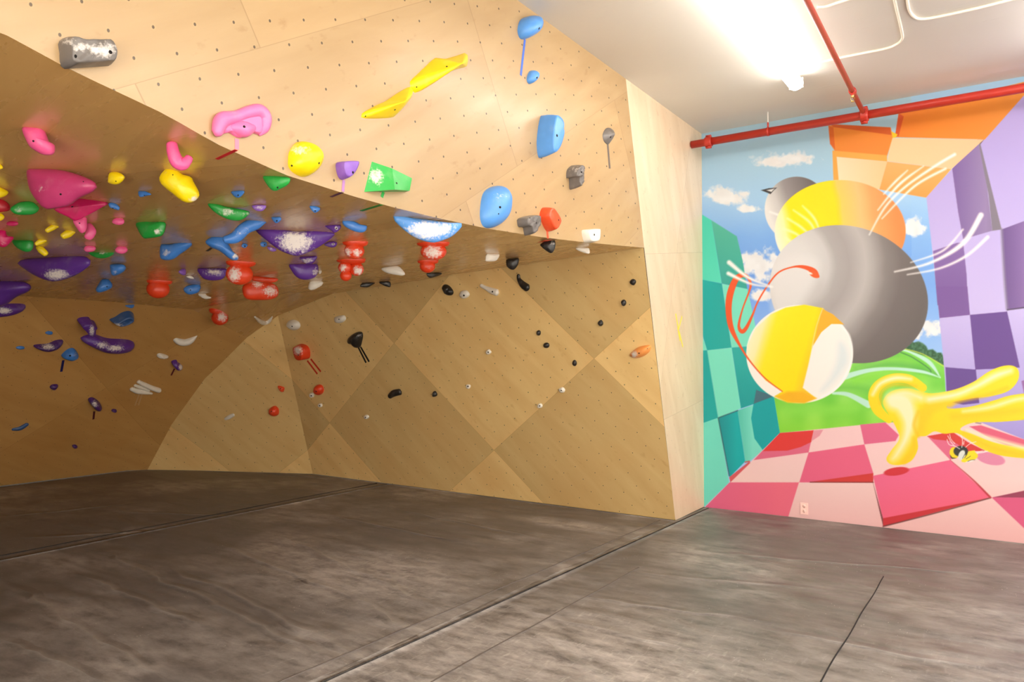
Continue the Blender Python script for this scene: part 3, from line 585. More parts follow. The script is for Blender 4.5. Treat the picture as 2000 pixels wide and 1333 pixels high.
def crash_mat(x0, x1, seed, label, edge=None, x0f=None, x1f=None, cols=None):
    y0 = YB + .03
    root = empty('crash_mat', ((x0 + x1) / 2, (y0 + YM) / 2, FLOORZ)); tag(root, label, 'crash mat', 'crash mats covering the floor')
    NX, NY = max(6, int((x1 - x0) / .06)), int((YM - y0) / .06); rs = np.random.RandomState(seed)
    V = []; Fc = []
    ph = rs.rand(8, 3) * 6
    gx = np.linspace(0, 1, NX + 1) if cols is None else np.array([(c - x0) / (x1 - x0) for c in cols]); NX = len(gx) - 1; gy_ = np.linspace(0, 1, NY + 1)
    for i in range(NX + 1):
        for j in range(NY + 1):
            y1 = YM - .012 if edge is None else edge(x0 + (x1 - x0) * gx[i]); y = y0 + (y1 - y0) * gy_[j]
            xa = x0f(y) if x0f else x0; xb_ = x1f(y) if x1f else x1; x = xa + (xb_ - xa) * gx[i]
            e = min(x - x0, x1 - x, .12) / .12
            a = 0
            for k in range(8):
                fy = 3 + 2.3 * k; a += math.sin(y * fy + 1.1 * math.sin(x * (.6 + .13 * k) + ph[k, 0]) * 1.6 + ph[k, 1]) / (4 + k * 1.6) * (.4 + .6 * math.sin(x * .8 + ph[k, 2]))
            dip = -.001 * (1 - e) ** 2
            V.append((x, y, .004 * a * e + dip))
    top = lambda i, j: i * (NY + 1) + j
    for i in range(NX):
        for j in range(NY): Fc.append((top(i, j), top(i + 1, j), top(i + 1, j + 1), top(i, j + 1)))
    b = len(V)
    for (i, j) in ((0, 0), (NX, 0), (NX, NY), (0, NY)): V.append((V[top(i, j)][0], V[top(i, j)][1], FLOORZ + .002))
    Fc.append((b, b + 3, b + 2, b + 1))
    ring = [([top(i, 0) for i in range(NX + 1)], 0, 1), ([top(NX, j) for j in range(NY + 1)], 1, 2), ([top(i, NY) for i in range(NX, -1, -1)], 2, 3), ([top(0, j) for j in range(NY, -1, -1)], 3, 0)]
    for r, p, q in ring: Fc.append(tuple(r) + (b + q, b + p))
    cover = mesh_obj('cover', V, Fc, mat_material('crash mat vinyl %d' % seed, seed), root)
    return root
SEAM2, GAP = -6.74, .007
ex, ey = [-10.66, -10.53, -10.2, -9.75, -9.0, -8.22, -6.0], [5.70, 5.95, 6.14, 6.37, 6.70, 7.055, 7.055]
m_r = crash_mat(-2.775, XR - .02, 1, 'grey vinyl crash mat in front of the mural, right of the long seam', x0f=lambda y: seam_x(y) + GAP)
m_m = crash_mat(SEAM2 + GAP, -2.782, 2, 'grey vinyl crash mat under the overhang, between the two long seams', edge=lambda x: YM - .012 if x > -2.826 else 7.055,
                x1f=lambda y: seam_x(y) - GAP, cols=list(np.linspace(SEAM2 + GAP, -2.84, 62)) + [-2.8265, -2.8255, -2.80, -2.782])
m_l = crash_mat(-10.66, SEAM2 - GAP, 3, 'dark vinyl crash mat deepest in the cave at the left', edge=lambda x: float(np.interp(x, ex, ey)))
MS = simple('mat seam flap', (92, 82, 76), .55); MK = simple('dark seam', (22, 19, 18), .7)
def strip(name, parent, xf, wd, y0, y1, m, z=.004, th=.004):
    V = []; Fc = []; nn = 60
    for i in range(nn + 1):
        y = y0 + (y1 - y0) * i / nn; x = xf(y) if callable(xf) else xf; wob = .003 * math.sin(y * 7)
        V += [(x - wd / 2 + wob, y, z), (x + wd / 2 + wob, y, z), (x + wd / 2 + wob, y, z - th - .012), (x - wd / 2 + wob, y, z - th - .012)]
    for i in range(nn):
        a = i * 4; b = a + 4
        for k in range(4): Fc.append((a + k, b + k, b + (k + 1) % 4, a + (k + 1) % 4))
    Fc += [(0, 1, 2, 3), tuple(nn * 4 + k for k in (3, 2, 1, 0))]
    return mesh_obj(name, V, Fc, m, parent)
strip('stitched_seam', m_m, lambda y: seam_x(y) - .17, .006, YB + .05, 7.0, MS, z=.005, th=.001)
strip('stitched_seam', m_l, SEAM2 - .15, .007, YB + .05, 7.0, MK, z=.005, th=.001)
for x in (-2.42, -.82): strip('stitched_seam', m_r, x, .006, 2.0 if x < -1 else 1.5, 5.3 if x < -1 else 6.1, MS if x < -1 else MK, z=.0045, th=.001)

# ------------------------------------------------------------------ fluorescent lights, pipes, conduit, outlet
WHITE = simple('white enamel', (238, 234, 226), .35)
nL = N('lit diffuser'); nL.b.inputs['Emission Color'].default_value = (*TUBE_COLOR, 1); nL.b.inputs['Emission Strength'].default_value = TUBE_POWER; nL.pbr((.9, .9, .88), .4); DIFF = nL.m
def fixture(x, y0, y1, label, power=1.):
    root = empty('ceiling_light', (x, (y0 + y1) / 2, ZC)); tag(root, label, 'ceiling light', 'long fluorescent ceiling lights')
    z = ZC - .075
    mesh_obj('housing', *join([box((x, (y0 + y1) / 2, ZC - .022), (.06, y1 - y0 - .06, .044)), box((x, (y0 + y1) / 2, ZC - .062), (.05, y1 - y0 - .1, .02))]), WHITE, root, smooth=False)
    sec = []
    for k in range(19):
        q = math.radians(-48 + 276 * k / 18); sec.append((x + .062 * math.cos(q), ZC - .084 - .056 * math.sin(q)))
    V = []; Fc = []
    for y in (y0 + .02, y1 - .02):
        for a, b in sec: V.append((a, y, b))
    m = len(sec)
    for k in range(m): Fc.append((k, (k + 1) % m, m + (k + 1) % m, m + k))
    Fc += [tuple(range(m))[::-1], tuple(range(m, 2 * m))]
    mesh_obj('diffuser', V, Fc, DIFF, root)
    for y in (y0 + .008, y1 - .008): mesh_obj('end_cap', *box((x, y, ZC - .078), (.118, .016, .088)), WHITE, root, smooth=False)
    return root
fixture(-1.55, 4.30, 6.74, 'lit white fluorescent ceiling light running toward the mural beside the red sprinkler pipe')
rows = {.5: 'in the middle row', 2.2: 'in the row by the right wall'}  # two added rows of tubes out of view, to brighten the room
for x, where in rows.items():
    for y0, nth in ((4.7, 'first from the mural'), (2.0, 'second from the mural'), (-.7, 'third from the mural')):
        if x < 0: continue
        fixture(x, y0, y0 + 2.44, 'added unseen fluorescent ceiling light %s, %s' % (where, nth))

RED = N('red pipe paint'); RED.pbr(RED.mix(RED.noise(scale=8, detail=3), lin((168, 36, 26)), lin((196, 58, 42))), .38); RED = RED.m
RED2 = simple('orange red pipe paint', (196, 76, 52), .42); BRASS = simple('brass', (214, 190, 120), .3, .8)
def cyl(a, b, r, n=24): return tube([a, b], [r, r], n)
py_ = YM - .33
def at_y(px, py, y): return on_plane(px, py, (0, 1, 0), y)
pz = at_y(1350, 283, py_)[2]; pz = .5 * (pz + at_y(2000, 172, py_)[2])
px0 = at_y(1351, 282, py_)[0]; RP = .040
root = empty('sprinkler_pipe', (0, py_, pz)); tag(root, 'thick red sprinkler main pipe running along the top of the mural wall', 'pipe')
mesh_obj('pipe', *cyl((px0, py_, pz), (XR - .02, py_, pz), RP, 32), RED, root)
def coupling(parent, c, ax, r, wd, m, name='coupling'):
    c = np.array(c, float); ax = np.array(ax, float); prof = [(-wd / 2, r * 1.0), (-wd / 2, r * 1.28), (-wd * .3, r * 1.36), (0, r * 1.3), (wd * .3, r * 1.36), (wd / 2, r * 1.28), (wd / 2, r * 1.0)]
    V, Fc = tube([c + ax * p for p, _ in prof], [q for _, q in prof], 28)
    o1 = np.array((0, 0, 1.)) if abs(ax[2]) < .5 else np.array((1., 0, 0)); o2 = np.cross(ax, o1); parts = [(V, Fc)]
    for s in (1, -1):
        cc = c + o1 * s * r * 1.45
        parts.append(box(cc, (wd * .8 if abs(ax[0]) > .5 else r * .7, wd * .8 if abs(ax[1]) > .5 else r * .7, r * .55)))
        parts.append(cyl(cc - o2 * r * .6, cc + o2 * r * .6, r * .2, 8))
    return mesh_obj(name, *join(parts), m, parent)
coupling(root, (at_y(1384, 276, py_)[0], py_, pz), (1, 0, 0), RP, .07, RED)
xb = at_y(1688, 222, py_)[0]
coupling(root, (xb, py_, pz), (1, 0, 0), RP * 1.15, .07, RED)
hx = at_y(1500, 258, py_)[0]
hr = empty('pipe_hanger', (hx, py_, pz + RP)); tag(hr, 'short threaded rod holding the red main pipe below the ceiling', 'pipe hanger')
mesh_obj('rod', *cyl((hx, py_, pz + RP * .8), (hx, py_, ZC), .006, 10), WHITE, hr); mesh_obj('lower_rod', *cyl((hx, py_, pz + RP * .9), (hx, py_, pz + RP + .055), .009, 10), RED, hr)
mesh_obj('clamp', *tube([(hx - .012, py_, pz), (hx + .012, py_, pz)], [RP * 1.1, RP * 1.1], 24), RED, hr)
# branch pipe toward the viewer: rises to just under the ceiling
b0 = np.array([xb - .004, py_ - .03, pz + .02]); bz_ = pz + .012
p1 = on_plane(1575, 0, (0, 0, 1), bz_); dirb = p1 - b0; dirb /= np.linalg.norm(dirb)
p2 = b0 + dirb * 9.0
root = empty('branch_pipe', tuple(b0)); tag(root, 'thinner orange red branch pipe crossing the ceiling from the main pipe', 'pipe')
mesh_obj('pipe', *cyl(b0, p2, .0215, 20), RED2, root)
tj = on_plane(1663, 180, (0, 0, 1), bz_); tj = b0 + dirb * ((tj - b0) @ dirb)
coupling(root, tj, dirb, .023, .06, RED, 'tee_joint')
sp = mesh_obj('sprinkler_head', *tube([tj + np.array([0, 0, -.02]), tj + np.array([0, 0, -.05]), tj + np.array([0, 0, -.055])], [.012, .012, .007], 12), BRASS, root); sp['label'] = 'small brass sprinkler head'
for sx in (-1, 1): mesh_obj('frame_arm', *tube([tj + np.array([.012 * sx, 0, -.05]), tj + np.array([.016 * sx, 0, -.07]), tj + np.array([0, 0, -.09])], [.0025] * 3, 6), BRASS, sp)
mesh_obj('deflector', *tube([tj + np.array([0, 0, -.089]), tj + np.array([0, 0, -.092])], [.016, .016], 16), BRASS, sp)
# conduit loops on the ceiling
CON = simple('painted conduit', (240, 232, 216), .45)
def conduit(pts, label):
    P = [on_plane(x, y, (0, 0, 1), ZC - .010) for x, y in pts]; P = catmull(P, 8)
    o = mesh_obj('conduit', *tube(P, [.0105] * len(P), 10), CON); tag(o, label, 'conduit', 'white conduits on the ceiling')
conduit([(1560, 133), (1572, 128), (1590, 124), (1660, 109), (1725, 96), (1748, 88), (1762, 76), (1760, 55), (1752, 20), (1745, -10), (1738, -40)], 'white cable conduit curving from the light end across the ceiling')
conduit([(1768, -30), (1772, 0), (1776, 20), (1786, 33), (1800, 37), (1830, 33), (1900, 18), (1960, 3), (2060, -22)], 'white cable conduit with a bend nearest the right end of the ceiling')
conduit([(1596, 14), (1612, 13), (1640, 4), (1700, -14)], 'short white cable conduit beside the red branch pipe')
# outlet painted over in the mural's pink
oc = at_y(1571, 994, YM); OUT = simple('pale pink paint', (250, 205, 196), .5); SL = simple('outlet slot', (96, 60, 56), .7)
root = empty('wall_outlet', tuple(oc)); tag(root, 'small outlet painted pale pink low on the mural wall', 'outlet')
mesh_obj('cover_plate', *box((oc[0], YM - .003, oc[2]), (.072, .006, .115)), OUT, root, smooth=False)
for dz in (.025, -.025):
    s = mesh_obj('socket', *tube([(oc[0], YM - .005, oc[2] + dz), (oc[0], YM - .0085, oc[2] + dz)], [.017, .016], 20), OUT, root)
    mesh_obj('slots', *join([box((oc[0] - .007, YM - .0088, oc[2] + dz + .004), (.003, .001, .009)), box((oc[0] + .007, YM - .0088, oc[2] + dz + .004), (.003, .001, .009)), box((oc[0], YM - .0088, oc[2] + dz - .009), (.005, .001, .005))]), SL, root, smooth=False)

# ------------------------------------------------------------------ climbing holds
COL = {'yellow': 'ffdc04', 'pink': 'ee5a96', 'lightpink': 'f877b0', 'magenta': 'cc1462', 'blue': '3f7fd0', 'skyblue': '5a9be6', 'purple': '5e3092', 'darkpurple': '4a2470', 'green': '1f9a3c', 'red': 'e6421a', 'rose': 'c23c74', 'orange': 'f0542a',
       'black': '24211f', 'grey': '6e6864', 'white': 'efe9dc', 'violet': '8a5cc0', 'peach': 'f09a50', 'brightgreen': '35b04e', 'navy': '3a5c90', 'cherry': 'b01a2a'}
HM = {}
def hold_mat(c):
    if c in HM: return HM[c]
    n = N('hold resin ' + c); base = lin(COL[c]); O = n.new('ShaderNodeTexCoord').outputs['Object']
    nz = n.noise(O, 14, 3); col = n.mix(nz, tuple(v * .88 for v in base), tuple(min(1, v * 1.1) for v in base))
    ck = n.attr('chalk').outputs['Fac']; grit = n.noise(O, 55, 4, .65)
    f = n.ramp(n.math('ADD', ck, n.math('MULTIPLY', n.math('SUBTRACT', grit, .5), 2.0)), .30, .85, 0, .92)
    dusty = n.ramp(n.noise(O, 9, 4, .6), .55, .8, 0, .14)
    col = n.mix(dusty, col, lin((225, 215, 205))); col = n.mix(n.math('MULTIPLY', f, n.math('GREATER_THAN', ck, .02)), col, lin((236, 228, 220)))
    n.pbr(col, n.math('ADD', .36, n.math('MULTIPLY', f, .4)), .5); n.bump(n.noise(O, 120, 2), .25, .002); HM[c] = n.m
    return n.m
CR = {'A': (0, 0, 4), 'B': (400, 50, 4), 'C': (850, 0, 4), 'D': (850, 300, 4), 'E1': (0, 230, 6.667), 'E2': (0, 380, 6.667), 'E3': (200, 250, 6.667), 'E4': (260, 380, 6.667), 'E5': (480, 330, 6.667),
      'E6': (350, 460, 6.667), 'E7': (620, 400, 6.667), 'G1': (0, 520, 6.667), 'G2': (0, 680, 5), 'G3': (200, 600, 6.667), 'G4': (400, 600, 5), 'G5': (700, 600, 5), 'G6': (1000, 500, 5)}
def cpt(cr, pts):
    x0, y0, s = CR[cr]; return np.array([(x0 + p[0] / s, y0 + p[1] / s) for p in pts], float)
def nums(t):
    v = [float(k) for k in t.replace(',', ' ').split()]; return [(v[i], v[i + 1]) for i in range(0, len(v), 2)]
def frame_of(mode, P):
    """surface frame: origin, normal (toward the open side), in-plane axes"""
    if mode == 's':
        c = P.mean(0); h = hit(*c)
        k = .95
        while h is None: h = hit(*(c * k + np.array([1000, 700]) * (1 - k))); k -= .05
        o, n_ = h
    else:                                   # hangs from the roof: upright plane below the roof line of its top edge
        top = P[P[:, 1] <= P[:, 1].min() + .22 * (P[:, 1].max() - P[:, 1].min())]; a, b = top[top[:, 0].argmin()], top[top[:, 0].argmax()]
        m = (P[:, 0].mean(), P[:, 1].min()) if abs(a[0] - b[0]) < 2 else (a + b) / 2
        h = hit(*m); k = 0
        while h is None: k += 1; h = hit(m[0] * (1 - .02 * k) + 20 * k, m[1] + 6 * k)
        o = h[0]; v = CAM - o; v[2] = 0; n_ = v / np.linalg.norm(v)
        if abs(a[0] - b[0]) > .45 * np.ptp(P[:, 0]):
            ha, hb = hit(*(a + (0, .5))), hit(*(b + (0, .5)))
            if ha is not None and hb is not None:
                e = hb[0] - ha[0]; e[2] = 0; L = np.linalg.norm(e)
                if L > 1e-3:
                    q = np.array([e[1], -e[0], 0]) / L
                    if q @ v < 0: q = -q
                    if q @ (v / np.linalg.norm(v)) > .55: n_ = q
    t = np.cross((0, 0, 1.), n_); t /= np.linalg.norm(t); b = np.cross(n_, t)
    return o, n_, t, b
def to_plane(P, fr, off=0.):
    o, n_, t, b = fr; R = []
    for p in P:
        q = on_plane_pt(p[0], p[1], n_, o + n_ * off) - o; R.append((q @ t, q @ b))
    return np.array(R)
def resample(Q, n):
    C = np.vstack([Q, Q[:1]]); L = np.concatenate([[0], np.cumsum(np.linalg.norm(np.diff(C, axis=0), axis=1))]); s_ = np.linspace(0, L[-1], n, endpoint=False)
    return np.stack([np.interp(s_, L, C[:, k]) for k in (0, 1)], 1)
def fit_box(Q, build, P):
    """adjust the in-plane outline so the solid covers the region the outline was measured on"""
    Q = Q.copy(); tgt = np.array([P.min(0), P.max(0)])
    V, Fc = build(Q)
    for it in range(3):
        G = proj(np.array(V)); cur = np.array([G.min(0), G.max(0)]); sc = (tgt[1] - tgt[0]) / np.maximum(cur[1] - cur[0], 1e-6)
        sc = np.clip(sc, .7, 1.15); c = Q.mean(0); Q = c + (Q - c) * sc
        V, Fc = build(Q); G = proj(np.array(V)); cur = np.array([G.min(0), G.max(0)]); d = tgt.mean(0) - cur.mean(0)
        yield_d = d
        g0 = proj(build.o3(Q.mean(0)))[0]; gx = proj(build.o3(Q.mean(0) + (.01, 0)))[0] - g0; gy = proj(build.o3(Q.mean(0) + (0, .01)))[0] - g0
        M = np.stack([gx, gy], 1) / .01; Q = Q + np.linalg.solve(M, yield_d); V, Fc = build(Q)
    return V, Fc
class Build:
    def __init__(s, fr, fn): s.fr = fr; s.fn = fn
    def o3(s, q): o, n_, t, b = s.fr; return (o + t * q[0] + b * q[1])[None]
    def __call__(s, Q): return s.fn(Q)
def dome(Q, fr, H, peak=None, prof='round', back=.0, seed=0, rough=0., rings=9):
    o, n_, t, b = fr; c = Q.mean(0); pk = c if peak is None else c + peak; m = len(Q); rs = np.random.RandomState(seed); V = []; Fc = []
    ph = rs.rand(6) * 6.28
    def bumpy(q, k): return 1 + rough * (math.sin(q[0] * 90 + ph[0]) * math.sin(q[1] * 80 + ph[1]) + .6 * math.sin(q[0] * 170 + ph[2] + k) * math.sin(q[1] * 150 + ph[3]))
    def prf(u):                                  # u 0 rim .. 1 peak -> (shrink, height)
        if prof == 'round': return math.cos(u * math.pi / 2), math.sin(u * math.pi / 2)
        if prof == 'flat': a = min(1, u / .45); return (1 - .16 * math.sin(a * math.pi / 2) ** 2 if u <= .45 else .84 * (1 - (u - .45) / .55)), (math.sin(a * math.pi / 2) * .92 + .08 * u)
        if prof == 'cone': return 1 - u, u ** .85
        if prof == 'dish': return 1 - u, math.sin(min(1, u / .4) * math.pi / 2) * (1 if u < .4 else 1 - .75 * math.sin((u - .4) / .6 * math.pi / 2))
    R = [prf(k / rings) for k in range(rings)]
    if back > 0:
        Rb = [(math.cos(k / 5 * math.pi / 2), -back * math.sin(k / 5 * math.pi / 2)) for k in (4, 3, 2, 1)]; R = Rb + R
    else: R = [(R[0][0], -.04)] + R
    for sc, h in R:
        w_ = min(1, max(0, h)) if h > 0 else 0
        for i, q in enumerate(Q):
            p = c * (1 - w_) + pk * w_; g = p + (q - c) * sc
            V.append(o + t * g[0] + b * g[1] + n_ * H * h * bumpy(g, h))
    for k in range(len(R) - 1):
        for i in range(m): Fc.append((k * m + i, k * m + (i + 1) % m, (k + 1) * m + (i + 1) % m, (k + 1) * m + i))
    hp = prf(1.)[1]; V.append(o + t * pk[0] + b * pk[1] + n_ * H * hp); top = (len(R) - 1) * m
    for i in range(m): Fc.append((top + i, top + (i + 1) % m, len(V) - 1))
    Fc.append(tuple(range(m))[::-1])
    return V, Fc
BOLT = simple('bolt steel dark', (38, 34, 32), .45, .6)
def finish(V, Fc, label, colour, group, P, chalk, bolts, flat=False, extra=None):
    V = np.array(V); base = V.mean(0); root = empty('climbing_hold', tuple(base)); tag(root, label, 'climbing hold', group)
    o = mesh_obj('grip', V, Fc, hold_mat(colour), root, smooth=not flat)
    bm = bmesh.new(); bm.from_mesh(o.data)
    if len(V) < 12: bmesh.ops.subdivide_edges(bm, edges=bm.edges, cuts=9, use_grid_fill=True)
    bmesh.ops.recalc_face_normals(bm, faces=bm.faces); bm.to_mesh(o.data); bm.free()
    at = o.data.attributes.new('chalk', 'FLOAT', 'POINT'); V = np.array([list(v.co) for v in o.data.vertices]) + base; G = proj(V); val = np.zeros(len(V))
    for cx, cy, rx, ry, k in chalk:
        d = np.hypot((G[:, 0] - cx) / rx, (G[:, 1] - cy) / ry); val = np.maximum(val, np.clip(1.35 - d, 0, 1) * k)
    at.data.foreach_set('value', val)
    if bolts:
        o.data.calc_loop_triangles(); T = [V[list(t.vertices)] for t in o.data.loop_triangles]; a, b_, c = (np.array([t[k] for t in T]) for k in range(3))
        for x, y, r in bolts:
            h = raycast(a, b_, c, CAM, ray(x, y))
            if h is None: continue
            p, n_ = h; u = np.cross(n_, (0, 0, 1.)); u /= np.linalg.norm(u) + 1e-9
            rr = .78 * r * np.linalg.norm(p - CAM) / F_PX
            pts = [p - n_ * rr * .6, p + n_ * .0012, p + n_ * .0016, p - n_ * .0005]; mesh_obj('bolt', *tube(pts, [rr, rr, rr * .72, rr * .6], 14), BOLT, root)
    return root
GR = {}
def hold(label, colour, cr, pts, mode='s', H=None, peak=None, prof='round', chalk='', bolt='', rough=0., hard=False, group=None, n=36, fit=True, flat=False):
    P = cpt(cr, nums(pts)); x0, y0, s_ = CR[cr]
    if len(P) == 2:                              # centre and radii -> rounded irregular outline
        (cx, cy), (rx, ry) = nums(pts); rs = np.random.RandomState(int(cx + cy)); k = 9
        P = cpt(cr, [(cx + rx * math.cos(2 * math.pi * i / k) * (1 + rs.uniform(-.1, .1)), cy + ry * math.sin(2 * math.pi * i / k) * (1 + rs.uniform(-.1, .1))) for i in range(k)])
    fr = frame_of(mode, P); Q = to_plane(P, fr)
    if not hard: Q = np.array(catmull(Q, 5, True))
    Q = resample(Q, n) if not hard or not flat else Q
    size = min(np.ptp(Q[:, 0]), np.ptp(Q[:, 1]))
    pk = None if peak is None else np.array(peak) * np.ptp(Q, axis=0) / 2
    if mode == 's': h_ = size * (.42 if H is None else H); fn = lambda q: dome(q, fr, h_, pk, prof, 0., len(label), rough)
    else: h_ = size * (.30 if H is None else H); fn = lambda q: dome(q, fr, h_, pk, prof, 1.0, len(label), rough)
    bld = Build(fr, fn)
    V, Fc = (fit_box(Q, bld, P) if fit else bld(Q))
    ch = [(x0 + a / s_, y0 + b / s_, c / s_, d / s_, e) for a, b, c, d, e in [tuple(float(v) for v in q.split(',')) for q in chalk.split(';') if q]]
    bo = [(x0 + a / s_, y0 + b / s_, max(1.1, c / s_)) for a, b, c in [tuple(float(v) for v in q.split(',')) for q in bolt.split(';') if q]]
    return finish(V, Fc, label, colour, group or GR.get((colour, mode)), P, ch, bo, flat)
def sweep(label, colour, cr, paths, mode='s', flatn=.8, chalk='', bolt='', group=None, lift=.25, extra=None):
    """bar shaped hold: paths = [(points, widths), ...] in one solid"""
    x0, y0, s_ = CR[cr]; allP = np.vstack([cpt(cr, nums(p)) for p, _ in paths]); fr = frame_of(mode, allP); o, n_, t, b = fr; parts = []
    for p, wd in paths:
        P = cpt(cr, nums(p)); Q = to_plane(P, fr); k = np.linalg.norm(o - CAM) / F_PX / s_
        W = np.array(wd, float) * k / 2; C = np.array(catmull([(*q, w_) for q, w_ in zip(Q, W)], 7))
        d0 = C[0, :2] - C[1, :2]; d0 /= np.linalg.norm(d0) + 1e-9; d1 = C[-1, :2] - C[-2, :2]; d1 /= np.linalg.norm(d1) + 1e-9
        pre = [(*(C[0, :2] + d0 * C[0, 2] * .6 * math.sin(a)), C[0, 2] * math.cos(a)) for a in (1.45, 1.1, .7, .35)]; post = [(*(C[-1, :2] + d1 * C[-1, 2] * .6 * math.sin(a)), C[-1, 2] * math.cos(a)) for a in (.35, .7, 1.1, 1.45)]
        C = np.array(pre + list(C) + post); pts3 = [o + t * c[0] + b * c[1] + n_ * (lift * c[2] if mode == 's' else 0) for c in C]
        parts.append(tube(pts3, C[:, 2], 16, up=n_, flat=flatn))
    if extra: parts += extra(fr)
    V, Fc = join(parts)
    ch = [(x0 + a / s_, y0 + b_ / s_, c / s_, d / s_, e) for a, b_, c, d, e in [tuple(float(v) for v in q.split(',')) for q in chalk.split(';') if q]]
    bo = [(x0 + a / s_, y0 + b_ / s_, max(1.1, c / s_)) for a, b_, c in [tuple(float(v) for v in q.split(',')) for q in bolt.split(';') if q]]
    return finish(V, Fc, label, colour, group or GR.get((colour, mode)), None, ch, bo)
def cup(label, colour, cr, rim, balls, chalk='', group=None):
    """round flange on the roof with bulbs hanging from it: rim = x1,x2,ytop,thickness; balls = cx,cy,rx,ry"""
    x0, y0, s_ = CR[cr]; x1, x2, yt, th = rim; m = cpt(cr, [((x1 + x2) / 2, yt)])[0]; h = hit(*m)
    fr = frame_of('h', cpt(cr, [(x1, yt + 1), (x2, yt + 1), ((x1 + x2) / 2, yt + th)])); o = h[0]; v = CAM - o; v[2] = 0; v /= np.linalg.norm(v); t = np.cross((0, 0, 1.), v)
    k = np.linalg.norm(o - CAM) / F_PX / s_; R = (x2 - x1) / 2 * k; T = th * k; c = o - v * R * .55; cz = c[2] + .01; parts = []
    prof = [(R * .9, .012), (R, 0.), (R * 1.0, -T * .35), (R * .93, -T * .8), (R * .72, -T * 1.1), (R * .5, -T * 1.3), (0.02, -T * 1.4)]
    V = []; Fc = []; nn = 28
    for r, z in prof:
        for i in range(nn):
            q = 2 * math.pi * i / nn; V.append(np.array([c[0], c[1], cz]) + t * r * math.cos(q) + v * r * .55 * math.sin(q) + np.array([0, 0, z]))
    for a in range(len(prof) - 1):
        for i in range(nn): Fc.append((a * nn + i, a * nn + (i + 1) % nn, (a + 1) * nn + (i + 1) % nn, (a + 1) * nn + i))
    Fc += [tuple(range(nn))[::-1], tuple((len(prof) - 1) * nn + i for i in range(nn))]; parts.append((V, Fc))
    for bx, by, rx, ry in balls:
        p = cpt(cr, [(bx, by)])[0]; bc = on_plane_pt(*p, v, c); RX, RY = rx * k * 1.03, ry * k * 1.03; V = []; Fc = []; na, nb = 24, 14
        for a in range(nb + 1):
            f_ = math.pi * a / nb
            for i in range(na):
                q = 2 * math.pi * i / na; V.append(bc + t * RX * math.sin(f_) * math.cos(q) + v * min(RX, RY) * .8 * math.sin(f_) * math.sin(q) + np.array([0, 0, 1]) * RY * math.cos(f_))
        for a in range(nb):
            for i in range(na): Fc.append((a * na + i, a * na + (i + 1) % na, (a + 1) * na + (i + 1) % na, (a + 1) * na + i))
        parts.append((V, Fc))
    V, Fc = join(parts)
    ch = [(x0 + a / s_, y0 + b_ / s_, c_ / s_, d / s_, e) for a, b_, c_, d, e in [tuple(float(q) for q in z.split(',')) for z in chalk.split(';') if z]]
    return finish(V, Fc, label, colour, group, None, ch, [])
TM = {}
def tape(label, col, cr, segs, wd, group='route marking tapes'):
    """flat tape stuck on the plywood: segs = list of point pairs; each lies on the surface under its middle"""
    x0, y0, s_ = CR[cr]; parts = []
    for sg in segs:
        P = cpt(cr, nums(sg)); m = P.mean(0); h = hit(*m)
        if h is None: continue
        o, n_ = h; A_, B_ = (on_plane_pt(*P[0], n_, o), on_plane_pt(*P[-1], n_, o)); d = B_ - A_; d /= np.linalg.norm(d); q = np.cross(d, n_)
        # width measured across the strip in the photograph
        px = np.array([-(P[-1] - P[0])[1], (P[-1] - P[0])[0]]); px /= np.linalg.norm(px); w1 = on_plane_pt(*(m + px * wd / s_ / 2), n_, o) - on_plane_pt(*(m - px * wd / s_ / 2), n_, o)
        hw = abs(w1 @ q) / 2; V = []
        for p in (A_, B_):
            for sgn in (-1, 1):
                for z in (.0002, .0016): V.append(p + q * sgn * hw + n_ * z)
        parts.append((V, [(0, 1, 3, 2), (4, 6, 7, 5), (0, 4, 5, 1), (2, 3, 7, 6), (0, 2, 6, 4), (1, 5, 7, 3)]))
    V, Fc = join(parts)
    if col not in TM: TM[col] = simple('tape ' + col, tuple(int(col[i:i + 2], 16) for i in (0, 2, 4)), .45)
    o = mesh_obj('marking_tape', V, Fc, TM[col], smooth=False); tag(o, label, 'tape', group); return o

gF, gR, gB, gL = 'holds on the lit upper face', 'holds under the cave roof', 'holds on the cave back wall', 'holds on the left cave wall'
# --- upper face
hold('chalky dark grey block hold, top left above the overhang edge', 'grey', 'A', '450 330 480 285 520 285 600 310 830 312 890 350 918 420 900 510 850 520 540 540 490 530 465 480 462 400', H=.45, prof='flat', chalk='800,390,110,60,.9;520,320,70,30,.6;640,370,90,40,.6', bolt='590,440,14;862,408,16', rough=.06, group=gF)
sweep('large pink arched jug with a hollow underside near the overhang edge', 'lightpink', 'B', [('85 835 120 745 230 715 330 680 410 670 455 720 455 800 425 850', (75, 105, 80, 85, 95, 95, 75, 30)), ('200 800 280 815 360 805', (60, 115, 60))], flatn=1.0, lift=.45, bolt='308,790,12', group=gF,
      extra=lambda fr: [dome(resample(np.array(catmull(to_plane(cpt('B', nums('120 790 200 700 330 660 440 690 480 760 440 850 385 845 340 835 280 880 220 860 180 835 130 850')), fr), 4, True)), 32), fr, .022, prof='flat')])
hold('large yellow rounded hold with pale chalk right above the overhang edge', 'yellow', 'B', '645 1040 660 970 730 905 830 925 905 985 930 1050 905 1120 860 1165 790 1185 700 1150 650 1100', H=.55, peak=(.1, .1), chalk='730,970,90,50,.55', bolt='892,1075,10;680,1095,9', group=gF)
hold('small violet pocket hold with a flat top edge, left of the green wedge', 'violet', 'B', '1020 1070 1060 1058 1190 1065 1207 1085 1180 1140 1130 1190 1085 1208 1045 1180 1022 1120', H=.5, prof='flat', bolt='1157,1148,12', group=gF)
